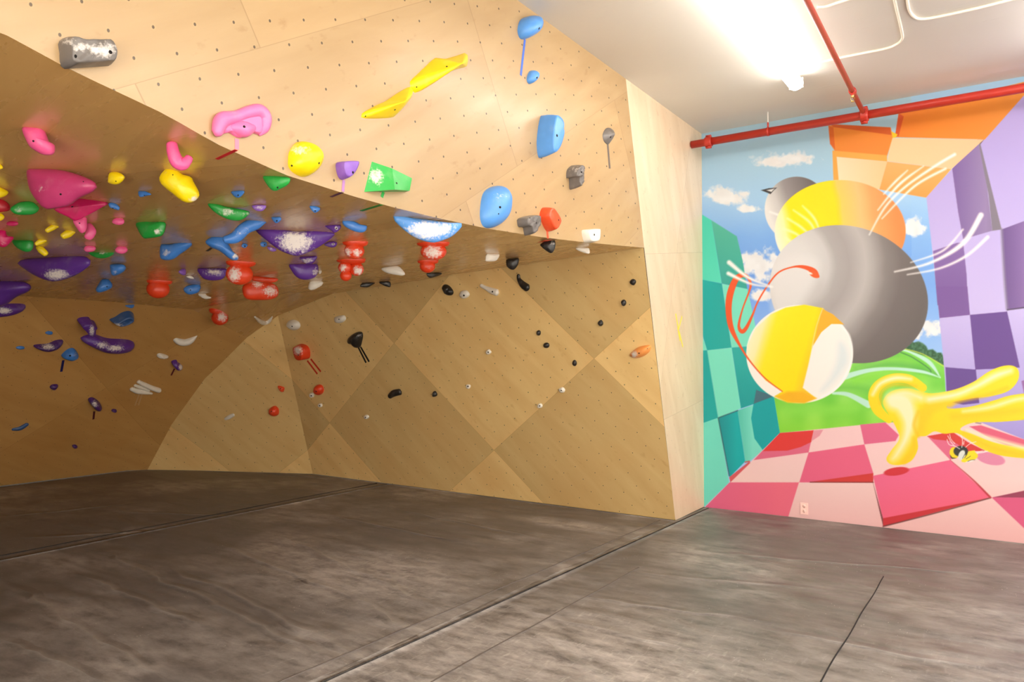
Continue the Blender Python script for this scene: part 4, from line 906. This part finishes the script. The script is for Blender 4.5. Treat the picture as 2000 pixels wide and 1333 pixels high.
P_ = cpt('B', nums('1305 1063 1595 1195 1570 1300 1245 1300')); fr_ = frame_of('s', P_); Q_ = to_plane(P_, fr_); o_, n_, t_, b_ = fr_
rt_ = to_plane(cpt('B', nums('1412 1128 1395 1298')), fr_); w3 = lambda q, h: o_ + t_ * q[0] + b_ * q[1] + n_ * h
V_ = [w3(Q_[0], 0), w3(Q_[1], 0), w3(Q_[2], 0), w3(Q_[3], 0), w3(rt_[0], .05), w3(rt_[1], .085), w3(Q_[1] * .93 + Q_[3] * .07, .045), w3(Q_[2] * .93 + Q_[3] * .07, .05)]
finish(V_, [(0, 4, 5, 3), (4, 6, 7, 5), (0, 1, 6, 4), (1, 2, 7, 6), (2, 3, 5, 7), (0, 3, 2, 1)], 'green angular wedge hold with chalk on its left facet', 'brightgreen', gF, None, [(735, 345, 16, 16, .75)], [(774.7, 358, 2.6)], flat=True)
hold('lower of two joined long yellow holds, its tip pointing down left', 'yellow', 'B', '1215 690 1330 625 1410 590 1500 530 1600 478 1628 510 1612 560 1540 650 1485 705 1440 726 1230 728', H=.42, prof='cone', bolt='1485,658,9;1255,708,7', group=gF)
hold('upper of two joined long yellow holds, its end pointing right', 'yellow', 'B', '1595 440 1650 385 1720 320 1800 252 1860 262 1960 240 2045 215 2056 245 2050 320 1980 340 1900 368 1830 402 1730 485 1640 527 1605 500', H=.42, prof='cone', bolt='1890,320,9;1655,480,7', group=gF)
hold('blue rounded sloper hold topmost on the lit face', 'skyblue', 'C', '640 225 655 160 690 128 770 122 825 145 845 200 835 250 800 290 720 310 665 290', H=.5, bolt='812,222,11', group=gF)
hold('small round blue hold beside the end of the blue tape', 'skyblue', 'C', '713 600 735 560 770 550 812 575 815 610 790 645 745 658 718 635', H=.5, bolt='795,607,9', group=gF)
hold('tall blue half-moon hold with a notch on its right side', 'skyblue', 'C', '795 1100 815 990 850 910 880 897 960 950 1000 1010 988 1050 1003 1080 985 1130 930 1200 850 1237 810 1200', H=.42, prof='flat', bolt='952,1060,13', group=gF)
hold('small dark grey ridged oval hold with tape below, rightmost on the lit face', 'grey', 'C', '1305 1050 1330 1005 1370 998 1405 1025 1400 1070 1370 1120 1350 1132 1315 1100', H=.4, prof='cone', bolt='1370,1072,9', rough=.05, group=gF)
hold('grey pocked rock-like hold with a pocket on top and a narrow foot', 'grey', 'D', '1027 150 1045 105 1120 90 1160 105 1165 150 1155 230 1130 275 1110 283 1085 265 1080 200 1068 178 1035 172', H=.5, prof='flat', chalk='1090,120,50,25,.45', bolt='1143,146,9', rough=.10, group=gF)
hold('large glossy blue oval sloper hold above the overhang edge', 'skyblue', 'D', '345 470 362 340 400 280 480 252 550 262 590 310 602 370 590 480 550 550 480 585 400 580 360 540', H=.38, peak=(.1, .1), chalk='500,330,90,30,.3', bolt='507,420,12;495,472,7', group=gF)
hold('grey pocked bracket-shaped hold touching the orange hold', 'grey', 'D', '635 530 645 495 780 482 825 500 828 540 800 590 760 635 735 643 715 620 705 575 650 565', H=.5, prof='flat', bolt='790,542,10;740,505,7', rough=.10, group=gF)
hold('orange blocky hold between grey hold and white pocket hold', 'orange', 'D', '813 480 830 435 860 420 900 440 985 530 980 570 930 612 885 590 840 530', H=.5, prof='flat', bolt='965,520,9', group=gF)
hold('white smooth pinch hold lowest on the right of the lit face', 'white', 'D', '1142 600 1160 588 1275 590 1292 605 1285 680 1260 700 1180 695 1155 660', H=.45, prof='flat', bolt='1243,635,11', group=gF)
# --- roof near the edge, right part
hold('small black hold under the edge below the orange tape', 'black', 'D', '820 712 850 690 900 675 940 680 940 740 915 780 880 770 830 730', 'h', chalk='920,700,20,30,.4', rough=.05, group=gR)
hold('small white curved hold under the edge below the white pinch', 'white', 'D', '1098 745 1115 732 1160 735 1200 740 1208 775 1190 785 1130 765', 'h', group=gR)
hold('small white ribbed hold under the roof, left of the black one', 'white', 'D', '390 830 400 785 450 782 503 788 480 835 440 845 395 843', 'h', chalk='', group=gR)
hold('black rounded hold on the roof edge above the curved black hold', 'black', 'D', '553 850 560 825 610 818 655 815 650 870 620 910 590 910 560 885', 'h', chalk='', group=gR)
# --- back wall, right part
sweep('black curved bean-shaped hold at the top of the back wall', 'black', 'D', [('652 950 658 985 690 1025 722 1048', (26, 36, 58, 62))], group=gB)
hold('black textured oval hold beside the small white round hold', 'black', 'D', '52 1040 70 1022 110 1035 145 1080 130 1110 85 1105 58 1070', rough=.1, group=gB)
hold('small white round hold between black oval and white bone-shaped hold', 'white', 'D', '188 1100 205 1072 245 1068 270 1095 260 1120 220 1135 195 1120', bolt='224,1110,10', group=gB)
sweep('white bone-shaped hold with a knob at its left end', 'white', 'D', [('362 1032 400 1052 440 1070 485 1085', (30, 34, 50, 56))], bolt='447,1080,9', group=gB)
for lb, pts in (('black pebble foothold nearest the upper right corner of the back wall', '1182 257 32 30'), ('black peaked foothold, second below the upper right corner of the back wall', '1090 458 26 32'), ('round black foothold in the middle of the descending row of pebbles', '865 657 27 29'),
                ('upper of two small black footholds close together on the back wall', '260 752 24 28'), ('lower of two small black footholds close together on the back wall', '336 873 32 28'), ('small black foothold just above the panel joint, alone below the pair', '611 1047 24 32')):
    hold(lb, 'black', 'G6', pts, rough=.12, H=.5, group='black footholds on the back wall')
hold('orange peach hold with a pale chalked tip near the cave corner', 'peach', 'G6', '1148 965 1190 920 1250 885 1340 872 1360 890 1340 940 1290 980 1220 1000 1170 990', H=.5, chalk='1195,965,34,40,1', bolt='1240,952,9;1322,907,5', group=gB)
wf = 'white screw-on footholds on the back wall'
hold('white round foothold with a dark bolt on a panel joint, rightmost of the white ones', 'white', 'G6', '488 1310 32 30', H=.5, bolt='482,1316,8', group=wf)
hold('small white foothold with dark bolt, topmost of the four near the middle', 'white', 'G5', '1270 440 28 26', H=.5, bolt='1268,442,9', group=wf)
hold('small white foothold with dark bolt between the black pebble and the joint', 'white', 'G5', '1072 776 27 23', H=.5, bolt='1070,776,9', group=wf)
hold('small white foothold on the panel joint, lower left of the rightmost one', 'white', 'G5', '1772 966 27 26', H=.5, bolt='1771,967,9', group=wf)
hold('tiny white foothold low on the back wall below the long black hold', 'white', 'G5', '78 1073 27 22', H=.5, bolt='70,1078,7', group=wf)
hold('small dark foothold to the right of the long black hold', 'black', 'G5', '720 830 750 820 772 850 765 872 722 880', H=.5, rough=.05, group=gB)
sweep('long black two-lobed hold low on the back wall', 'black', 'G5', [('312 870 350 842 410 828', (50, 66, 62))], chalk='', group=gB)
# --- back wall, left part
hold('white rounded hold near the roof line, left of the other white oval', 'white', 'G4', '795 175 815 135 860 122 920 145 935 185 915 215 870 228 820 205', H=.5, bolt='852,190,9', group=gB)
hold('white oval hold above the black taped hold', 'white', 'G4', '1262 110 1285 90 1355 80 1380 95 1378 130 1330 158 1275 150', H=.5, bolt='1310,120,7', group=gB)
hold('black mushroom-shaped start hold with two black tapes', 'black', 'G4', '1390 320 1410 285 1470 245 1535 240 1548 280 1535 340 1515 395 1480 400 1455 370 1400 355', H=.5, chalk='1500,280,35,25,.35', group=gB)
hold('red start hold with a chalked face and two red tapes', 'red', 'G4', '862 370 900 358 985 375 1030 420 1030 490 1000 520 940 522 895 500 865 440', H=.6, prof='flat', chalk='910,425,48,50,.9', bolt='912,470,9', group=gB)
hold('round red hold above the small white footholds', 'red', 'G4', '1110 804 53 54', H=.55, bolt='1088,825,8', group=gB)
hold('tiny orange red foothold, upper left of the two red balls', 'orange', 'G4', '712 770 740 768 780 785 778 815 765 832 740 818', H=.5, bolt='740,798,6', group=gB)
hold('round red hold low on the wall, right of the white stick', 'red', 'G4', '676 1018 56 53', H=.55, bolt='650,1020,7', group=gB)
hold('white screw foothold touching the upper red ball', 'white', 'G4', '1043 862 28 27', H=.5, bolt='1040,868,8', group=wf)
hold('white screw foothold just below the red ball pair', 'white', 'G4', '1127 960 25 22', H=.5, bolt='1123,965,8', group=wf)
sweep('short white stick-like foothold low on the left of the back wall', 'white', 'G4', [('205 1092 240 1075 282 1052', (28, 38, 30))], chalk='', group=gB)
# --- left wall
cup('red cup hold with a chalked ball, lowest of the red ones', 'red', 'G3', (1405, 1620, 35, 50), [(1530, 145, 95, 85)], chalk='1560,130,70,70,.95', group=gL)
sweep('thin white U-shaped hold below the roof, near the back wall corner', 'white', 'E6', [('985 1062 1050 1115 1110 1132 1165 1105 1208 1060', (22, 52, 56, 50, 16))], flatn=1.1, group=gL)
sweep('large white crescent hold on the left cave wall', 'white', 'G3', [('945 415 1000 445 1075 455 1150 430 1230 375', (60, 82, 84, 74, 16))], flatn=1.1, group=gL)
hold('small white ribbed oval hold above the small purple taped hold', 'white', 'G3', '705 650 725 605 775 600 862 645 830 680 740 675', H=.5, rough=.1, group=gL)
hold('small purple and white chalked hold with short dark tape', 'purple', 'G3', '895 715 960 685 985 720 1045 780 1035 820 990 830 950 800', H=.6, chalk='1020,785,30,45,1', group=gL)
sweep('white triple-ridged hold with two pale tapes', 'white', 'G3', [('465 968 550 1010 640 1050 730 1080', (44, 54, 60, 62)), ('420 1018 500 1045 600 1085', (34, 40, 34)), ('375 1062 450 1090 550 1105 640 1125', (50, 64, 56, 26))], flatn=1.1, bolt='432,1055,5', group=gL)
hold('small purple foothold, lower left of the blue taped hold', 'darkpurple', 'G2', '485 385 510 355 565 352 568 375 530 415 500 410', H=.5, group=gL)
hold('purple oval start hold with white chalk stripes and short tape', 'darkpurple', 'G2', '858 510 880 480 925 485 975 530 995 580 970 622 920 610 880 560', H=.55, chalk='925,550,38,40,.72', group=gL)
hold('tiny purple foothold right of the chalk-striped purple hold', 'darkpurple', 'G2', '1115 613 28 19', H=.5, group=gL)
sweep('narrow blue stick hold lowest on the far left wall', 'navy', 'G2', [('125 793 195 782 262 742', (24, 38, 32))], group=gL)
hold('tiny round purple foothold lowest on the left wall', 'darkpurple', 'G2', '730 965 26 22', H=.5, group=gL)
hold('big dark purple volume cut by the left image edge', 'purple', 'G1', '-230 220 -60 180 130 178 310 205 400 260 350 330 240 380 150 430 60 500 -100 540 -230 450', 'h', H=.4, group=gL, fit=False)
hold('purple chalked hold under the big dark volume at the left image edge', 'purple', 'G1', '-150 560 0 500 150 488 300 492 335 525 280 575 150 620 0 645 -120 640', H=.45, chalk='60,580,110,50,.9', group=gL, fit=False)
hold('blue grey pyramid hold, lower of two below the green crescent', 'blue', 'G1', '1245 310 1290 220 1330 168 1420 175 1465 250 1430 300 1300 345', 'h', H=.4, bolt='1392,270,9', group=gL)
hold('blue grey wedge hold, upper of two below the green crescent', 'blue', 'E2', '1430 940 1450 905 1600 905 1640 950 1600 1010 1500 1060 1450 1050', 'h', H=.4, chalk='1500,1010,30,40,.5', group=gL)
hold('tiny blue foothold just above the hollow blue hold', 'blue', 'G1', '1628 520 1690 505 1750 500 1720 548 1680 550', H=.5, group=gL)
hold('hollow blue scoop hold with chalky rim on the left wall', 'navy', 'G1', '1420 740 1500 690 1600 610 1700 580 1750 640 1700 700 1600 760 1480 790', H=.5, prof='dish', chalk='1520,765,120,22,.8', group=gL)
hold('tiny blue oval foothold above the chalked purple slug hold', 'blue', 'G1', '640 872 52 25', H=.5, group='tiny blue footholds on the left wall')
hold('tiny blue oval foothold at the far left, left of the purple slug hold', 'blue', 'G1', '265 1065 60 22', H=.5, group='tiny blue footholds on the left wall')
hold('purple slug-shaped hold with chalk stripes at the far left', 'darkpurple', 'G1', '430 1060 480 1035 620 1020 720 970 800 955 825 975 760 1060 620 1120 520 1115', H=.5, chalk='630,1050,110,50,.7', group=gL)
hold('purple block hold with chalked right side above the long banana hold', 'purple', 'G1', '1000 720 1060 670 1180 658 1215 710 1270 740 1240 770 1228 860 1200 915 1120 905 1060 820', H=.6, prof='flat', chalk='1195,840,38,80,.85', group=gL)
hold('long purple banana-shaped hold with a ribbed chalk patch', 'purple', 'G1', '1045 940 1120 900 1230 880 1400 945 1620 960 1720 985 1755 1030 1700 1110 1550 1145 1330 1130 1180 1060 1060 980', H=.5, chalk='1330,1030,90,50,.85;1500,1070,120,50,.85', group=gL)
hold('blue start hold with a navy tape at the far left', 'blue', 'G1', '795 1180 880 1090 940 1065 985 1080 1025 1165 980 1210 900 1240 830 1215', H=.55, chalk='985,1150,30,35,.45', bolt='912,1168,12', group=gL)
# --- roof, left part
hold('dark green faceted hold behind the big pink volume', 'green', 'E2', '130 190 190 130 280 90 420 90 510 175 450 250 330 268 200 255', 'h', chalk='250,200,70,40,.5', group=gR)
hold('dark red hold cut by the left image edge beside the green hold', 'cherry', 'E2', '-60 60 60 80 130 150 110 215 -60 220', 'h', group=gR, fit=False)
hold('yellow hold at the left image edge below the dark red hold', 'yellow', 'E2', '-60 240 20 250 60 295 20 340 -60 350', 'h', group=gR, fit=False)
hold('small dark pink oval hold at the far left below the green hold', 'magenta', 'E2', '165 380 80 35', 'h', group=gR)
hold('pink chalky jug lowest at the left image edge', 'magenta', 'E2', '-60 480 60 460 100 540 180 555 150 610 80 680 0 680 -60 600', 'h', chalk='40,640,60,40,.4', group=gR, fit=False)
hold('dark green wedge hold left of the folded yellow holds', 'green', 'E2', '160 600 300 590 440 605 440 700 390 750 300 740 200 680', 'h', group=gR)
sweep('small yellow bar hold, upper left of the yellow bar pair', 'yellow', 'E2', [('610 475 670 440 735 405', (46, 60, 56))], 'h', group='small yellow bar holds under the roof')
sweep('small yellow bar hold, right one, beside the pink drop hold', 'yellow', 'E2', [('820 545 880 515 945 475', (66, 84, 70))], 'h', group='small yellow bar holds under the roof')
sweep('yellow bar hold forming the upper arm of the folded yellow pair', 'yellow', 'E2', [('470 648 530 615 585 592', (40, 60, 50))], 'h', group='small yellow bar holds under the roof')
sweep('yellow bar hold forming the lower arm of the folded yellow pair', 'yellow', 'E2', [('500 685 545 730 595 775', (60, 74, 62))], 'h', group='small yellow bar holds under the roof')
hold('pink drop-shaped hold hanging below the magenta diamond', 'pink', 'E2', '950 340 1030 310 1120 285 1135 380 1120 470 1060 505 1000 440', 'h', bolt='1035,375,9', group=gR)
hold('pink rounded hold below the pink drop-shaped hold', 'pink', 'E2', '1130 370 1190 370 1255 470 1220 560 1170 595 1095 560 1110 490', 'h', group=gR)
hold('small pink disc hold left of the green chalky hold', 'pink', 'E2', '1540 350 82 50', 'h', group='small pink disc holds under the roof')
hold('small pink disc hold at the left tip of the thin green crescent', 'pink', 'E2', '1168 708 80 45', 'h', group='small pink disc holds under the roof')
hold('small pink disc hold at the right tip of the thin green crescent', 'pink', 'E2', '1582 722 85 48', 'h', group='small pink disc holds under the roof')
hold('thin dark green crescent hold between two pink discs', 'green', 'E2', '1150 762 1250 742 1485 758 1430 810 1340 833 1240 820', 'h', chalk='1340,765,70,22,.5', group=gR)
hold('big dark purple boat-shaped volume with a chalk patch, far left', 'purple', 'E2', '225 900 300 850 600 820 900 795 1100 810 1180 870 1170 910 1050 1010 900 1085 720 1135 600 1120 450 1060 300 960', 'h', H=.3, chalk='740,1045,170,75,1', group=gR)
hold('pink half-shell hold topmost at the left under the roof', 'pink', 'E1', '285 140 400 112 530 120 590 180 650 330 715 350 720 440 680 490 560 490 430 420 370 360', 'h', H=.35, bolt='435,305,14', group=gR)
hold('very large pink shield-shaped volume under the roof', 'rose', 'E1', '345 690 400 662 800 680 1130 780 1265 870 1200 960 1010 1050 870 1150 650 1195 560 1185 430 1030 370 900', 'h', H=.28, chalk='520,940,50,40,.5', bolt='790,998,14;1085,835,8', group=gR)
hold('magenta diamond-shaped volume overlapping the big pink one', 'magenta', 'E1', '700 1195 870 1140 1020 1050 1410 1105 1350 1160 1130 1280 980 1345 900 1300', 'h', H=.25, prof='cone', bolt='940,1160,14', group=gR)
hold('small yellow pointed hold left of the big yellow hold', 'yellow', 'E1', '1405 830 1430 710 1550 705 1625 775 1530 870 1420 860', 'h', bolt='1510,828,9', group=gR)
hold('small blue two-cornered hold below the big yellow hold', 'blue', 'E1', '1800 960 1860 955 1900 958 1970 1000 1900 1020 1815 1035', 'h', bolt='1880,1012,9', group='small blue footholds under the roof')
hold('small blue curved hold at the tip of the magenta diamond', 'blue', 'E1', '1410 1115 1480 1105 1560 1160 1550 1205 1500 1195 1430 1170', 'h', bolt='1470,1180,9', group='small blue footholds under the roof')
hold('sliver of a yellow hold, upper one at the left image edge', 'yellow', 'E1', '-60 600 10 610 40 650 15 670 -60 680', 'h', group=gR, fit=False)
hold('yellow hold cut by the left image edge beside the pink volume', 'yellow', 'E1', '-80 890 30 920 110 975 40 1035 -80 1040', 'h', group=gR, fit=False)
sweep('pink hook-shaped hold hanging above the big yellow hold', 'pink', 'E3', [('905 215 925 330 975 440 1040 470 1100 430 1130 390', (120, 140, 160, 150, 110, 90))], 'h', flatn=.8, group=gR)
hold('big yellow folded hold with a chalked lower tip', 'yellow', 'E3', '740 650 800 560 870 505 960 530 1010 560 1040 605 1160 640 1190 700 1260 830 1265 900 1180 975 1060 970 900 850 770 740', 'h', H=.3, chalk='1210,930,70,45,.8;820,600,35,40,.4', bolt='918,612,9', group=gR)
hold('small blue pointed hold right of the big yellow hold', 'blue', 'E3', '1675 835 1750 815 1850 815 1850 850 1790 910 1730 905', 'h', bolt='1768,877,13', group='small blue footholds under the roof')
hold('green curved hold with a pale chalk patch above the blue arm', 'green', 'E3', '1370 990 1480 978 1600 1020 1920 1085 1900 1150 1800 1210 1650 1195 1480 1110', 'h', chalk='1620,1100,90,50,.7;1850,1120,60,40,.3', group=gR)
hold('green faceted glossy hold with a white chalk patch', 'green', 'E4', '35 380 150 330 280 355 420 360 430 420 380 540 200 578 130 570 60 460', 'h', H=.3, chalk='320,480,60,40,.9', rough=.04, group=gR)
hold('small purple speckled half-round hold above the blue arm', 'violet', 'E4', '1545 135 1735 135 1710 200 1650 220 1580 200', 'h', chalk='1640,175,80,35,.45', group=gR)
hold('small blue foothold at the right end of the blue arm', 'blue', 'E4', '1800 297 1860 290 1920 290 1930 330 1870 375 1830 350', 'h', bolt='1872,345,13', group='small blue footholds under the roof')
hold('blue triangular hold with a hollow and chalked left side', 'blue', 'E4', '358 655 480 650 600 620 700 605 770 640 700 710 600 780 500 850 400 858 345 820', 'h', H=.3, chalk='430,760,65,50,.6', group=gR)
sweep('long blue arm-like hold left of the giant purple volume', 'blue', 'E4', [('1200 590 1330 560 1460 440 1600 380 1720 335', (90, 140, 150, 140, 60))], 'h', flatn=.8, chalk='1440,500,130,60,.3', group=gR)
hold('blue forked hold with a chalked tip below the blue arm', 'blue', 'E4', '940 610 1050 540 1170 530 1220 600 1300 740 1375 810 1360 860 1270 850 1130 740 1000 680', 'h', H=.3, chalk='1340,800,50,45,.8', group=gR)
hold('tiny blue foothold above the chalked red cup hold', 'blue', 'E4', '1450 665 42 30', 'h', bolt='1455,675,11', group='small blue footholds under the roof')
hold('tiny blue foothold at the lower left edge of the giant purple volume', 'blue', 'E4', '1700 650 46 38', 'h', bolt='1712,655,11', group='small blue footholds under the roof')
hold('tiny speckled purple hold tucked under the giant purple volume', 'violet', 'E4', '1745 680 1850 700 1865 735 1810 745 1760 720', 'h', chalk='1800,710,50,30,.45', group=gR)
hold('tiny purple peg hold beside a white shard hold', 'violet', 'E4', '590 1010 640 965 690 975 690 1055 640 1055', 'h', group=gR)
hold('tiny white shard hold beside the tiny purple peg', 'white', 'E4', '690 1070 735 1055 775 1072 795 1100 740 1098', 'h', group=gR)
hold('purple half-dome hold with white chalk rows left of the red cup', 'purple', 'E4', '835 962 1030 960 1225 965 1210 1060 1150 1110 1020 1122 920 1100 860 1040', 'h', H=.3, chalk='1050,1010,130,50,.72', group=gR)
cup('red cup hold with a big chalked ball beneath the blue forked hold', 'red', 'E4', (1230, 1580, 870, 60), [(1385, 1040, 155, 128)], chalk='1320,1040,90,100,.95', group=gR)
cup('red cup hold standing alone left of the purple half-dome', 'red', 'E4', (205, 485, 1118, 50), [(325, 1235, 122, 105)], chalk='', group=gR)
hold('blue oval hold between red cup and white shard', 'blue', 'E4', '655 1230 700 1190 780 1172 860 1165 880 1220 840 1280 740 1305 680 1280', 'h', bolt='748,1247,9', group=gR)
hold('small white shard hold below the blue oval hold', 'white', 'E6', '245 768 330 755 370 790 420 810 400 830 320 830', 'h', group=gR)
hold('large red rounded block hold with pale chalk on its right', 'red', 'E6', '820 700 860 630 960 590 1200 620 1290 680 1295 780 1220 832 1050 845 870 825', 'h', H=.35, chalk='1030,640,80,50,.8;1190,730,110,80,.75', group=gR)
hold('red flat flange hold behind the large red block', 'red', 'E6', '940 570 970 530 1100 540 1280 560 1290 590 1200 620 1000 600', 'h', H=.4, group=gR)
hold('green pointed hold topmost near the overhang edge', 'green', 'E5', '220 105 300 88 390 85 560 110 580 150 540 210 450 260 370 290 300 240', 'h', bolt='415,243,14', group=gR)
hold('small blue hold above the giant purple volume', 'blue', 'E5', '830 490 890 480 970 515 930 570 880 572', 'h', bolt='905,548,12', group='small blue footholds under the roof')
hold('giant purple hammock-shaped volume with a big chalk patch', 'purple', 'E5', '125 800 200 772 480 775 600 805 740 808 870 790 1050 785 1160 840 1020 970 850 1070 680 1135 560 1115 420 1050 280 940', 'h', H=.3, chalk='650,950,235,160,1', group=gR)
hold('small purple hold with a white ring, above the similar one', 'purple', 'E5', '1030 745 1100 725 1240 730 1230 790 1160 835 1110 800', 'h', chalk='1180,775,22,22,1', bolt='1180,775,12', group=gR)
hold('small purple hold with a white ring, below the similar one', 'purple', 'E5', '1020 990 1080 945 1190 950 1180 1010 1120 1025', 'h', chalk='1138,980,20,20,1', bolt='1138,980,11', group=gR)
hold('blue mitten-shaped hold above the stacked red cups', 'blue', 'E5', '1255 690 1290 665 1400 680 1500 725 1580 745 1560 810 1490 830 1380 800 1280 740', 'h', group=gR)
cup('red cup hold with chalked ball, upper of the stacked pair', 'red', 'E7', (330, 655, 475, 62), [(482, 600, 122, 105)], chalk='400,620,50,70,.8;520,630,60,60,.8', group=gR)
cup('red cup hold with two chalked lumps, lower of the stacked pair', 'red', 'E7', (250, 620, 705, 55), [(360, 820, 85, 75), (510, 840, 88, 85), (370, 925, 72, 68)], chalk='330,820,50,60,.8;530,860,70,70,.9', group=gR)
cup('red cup hold with a pink chalked ball under the big blue bowl', 'red', 'E7', (1290, 1720, 482, 60), [(1512, 610, 165, 112)], chalk='1500,620,140,90,.85', group=gR)
cup('small plain red cup hold hanging below the chalked one', 'red', 'E7', (1300, 1575, 722, 50), [(1432, 800, 98, 85)], chalk='1460,825,40,25,.35', group=gR)
hold('large blue bowl-shaped volume coated with white chalk at the edge', 'skyblue', 'E7', '985 155 1040 135 1200 168 1450 200 1700 232 1860 240 1880 270 1820 350 1720 430 1560 490 1470 495 1330 460 1200 390 1080 290 1000 205', 'h', H=.3, chalk='1450,330,330,130,.95;1700,290,140,70,.6', group=gR)
hold('purple scoop hold with a chalked rim below the giant volume', 'purple', 'E5', '700 1150 800 1138 930 1135 930 1170 880 1230 810 1245 730 1200', 'h', chalk='790,1200,90,35,.75', group=gR)
hold('dark purple half-round hold with ribbed chalked right side', 'purple', 'E6', '1430 380 1560 365 1680 366 1800 375 1815 470 1780 540 1700 580 1600 580 1520 540 1460 460', 'h', H=.3, chalk='1765,480,45,70,.6', group=gR)
hold('white arrowhead-shaped hold below the dark purple half-round', 'white', 'E6', '1710 590 1780 575 1875 605 1850 660 1740 715 1680 690', 'h', group=gR)
hold('tiny white knob peeking out beside the dark purple half-round', 'white', 'E6', '1830 475 24 26', 'h', group=gR)
hold('white fish-shaped hold between the two stacks of red cups', 'white', 'E7', '830 835 900 805 1050 795 1140 890 1120 925 1040 920 900 890', 'h', group=gR)
hold('small black wedge hold, left of a facing pair at the back of the roof', 'black', 'E7', '555 1070 580 1020 640 1008 700 1010 750 1020 700 1055 650 1080', 'h', group=gR)
hold('small black wedge hold, right of a facing pair at the back of the roof', 'black', 'E7', '800 1015 870 995 950 1005 955 1075 910 1072 860 1055', 'h', chalk='900,1025,30,15,.3', group=gR)
hold('flat black hold under the small plain red cup', 'black', 'E7', '1420 893 1500 880 1620 888 1600 920 1480 955 1430 935', 'h', group=gR)
# --- tapes
tape('blue tape strip running down from the topmost blue hold', '3a66c8', 'C', ['700 308 668 590'], 15)
tape('dark grey tape strip below the small ridged grey hold', '6b6058', 'C', ['1347 1130 1363 1318'], 13)
tape('orange tape below the orange hold, folded over the overhang edge', 'ee5a34', 'D', ['875 606 880 665', '884 676 826 694'], 14)
tape('green tape below the green wedge hold, folded over the overhang edge', '2aa844', 'B', ['1395 1300 1382 1342'], 22)
tape('green tape strip on the roof continuing from the overhang edge', '1f8a36', 'E7', ['835 0 570 80'], 20)
tape('pink tape strip from the pink arched jug to the edge', 'f0809a', 'B', ['250 884 250 968'], 32)
tape('red tape strip on the roof below the pink arched jug', 'd8202e', 'E3', ['1745 285 1490 405'], 32)
tape('mauve tape strip from the violet hold to the edge', 'b07ab8', 'B', ['1085 1208 1078 1298'], 20)
tape('dark purple tape strip on the roof below the violet hold', '5c2a50', 'E5', ['1260 305 1110 365'], 20)
tape('left one of two black tapes below the black start hold', '1c1a19', 'G4', ['1500 395 1575 545'], 15)
tape('right one of two black tapes below the black start hold', '1c1a19', 'G4', ['1522 390 1605 535'], 15)
tape('left one of two red tapes below the red start hold', 'd8361c', 'G4', ['1002 525 1100 655'], 15)
tape('right one of two red tapes below the red start hold', 'd8361c', 'G4', ['1035 508 1133 632'], 15)
tape('dark red tape below the small chalked purple hold', '5c1420', 'G3', ['938 805 895 892'], 20)
tape('left one of two pale tapes below the triple-ridged white hold', 'c8a070', 'G3', ['478 1135 424 1283'], 17)
tape('right one of two pale tapes below the triple-ridged white hold', 'c8a070', 'G3', ['518 1130 470 1280'], 17)
tape('dark tape strip below the chalk-striped purple oval hold', '4a1020', 'G2', ['920 620 912 698'], 20)
tape('navy tape strip below the blue start hold at the far left', '1c1c60', 'G2', ['618 120 598 232'], 24)
tape('short black tape under the blue forked hold', '20202a', 'E4', ['1030 695 962 738'], 22)
tape('yellow crayon-like mark on the pale side panel', 'f2e24a', 'G6', ['1598 565 1622 700', '1660 590 1625 720', '1618 700 1640 830', '1632 740 1668 890'], 9, group=None)
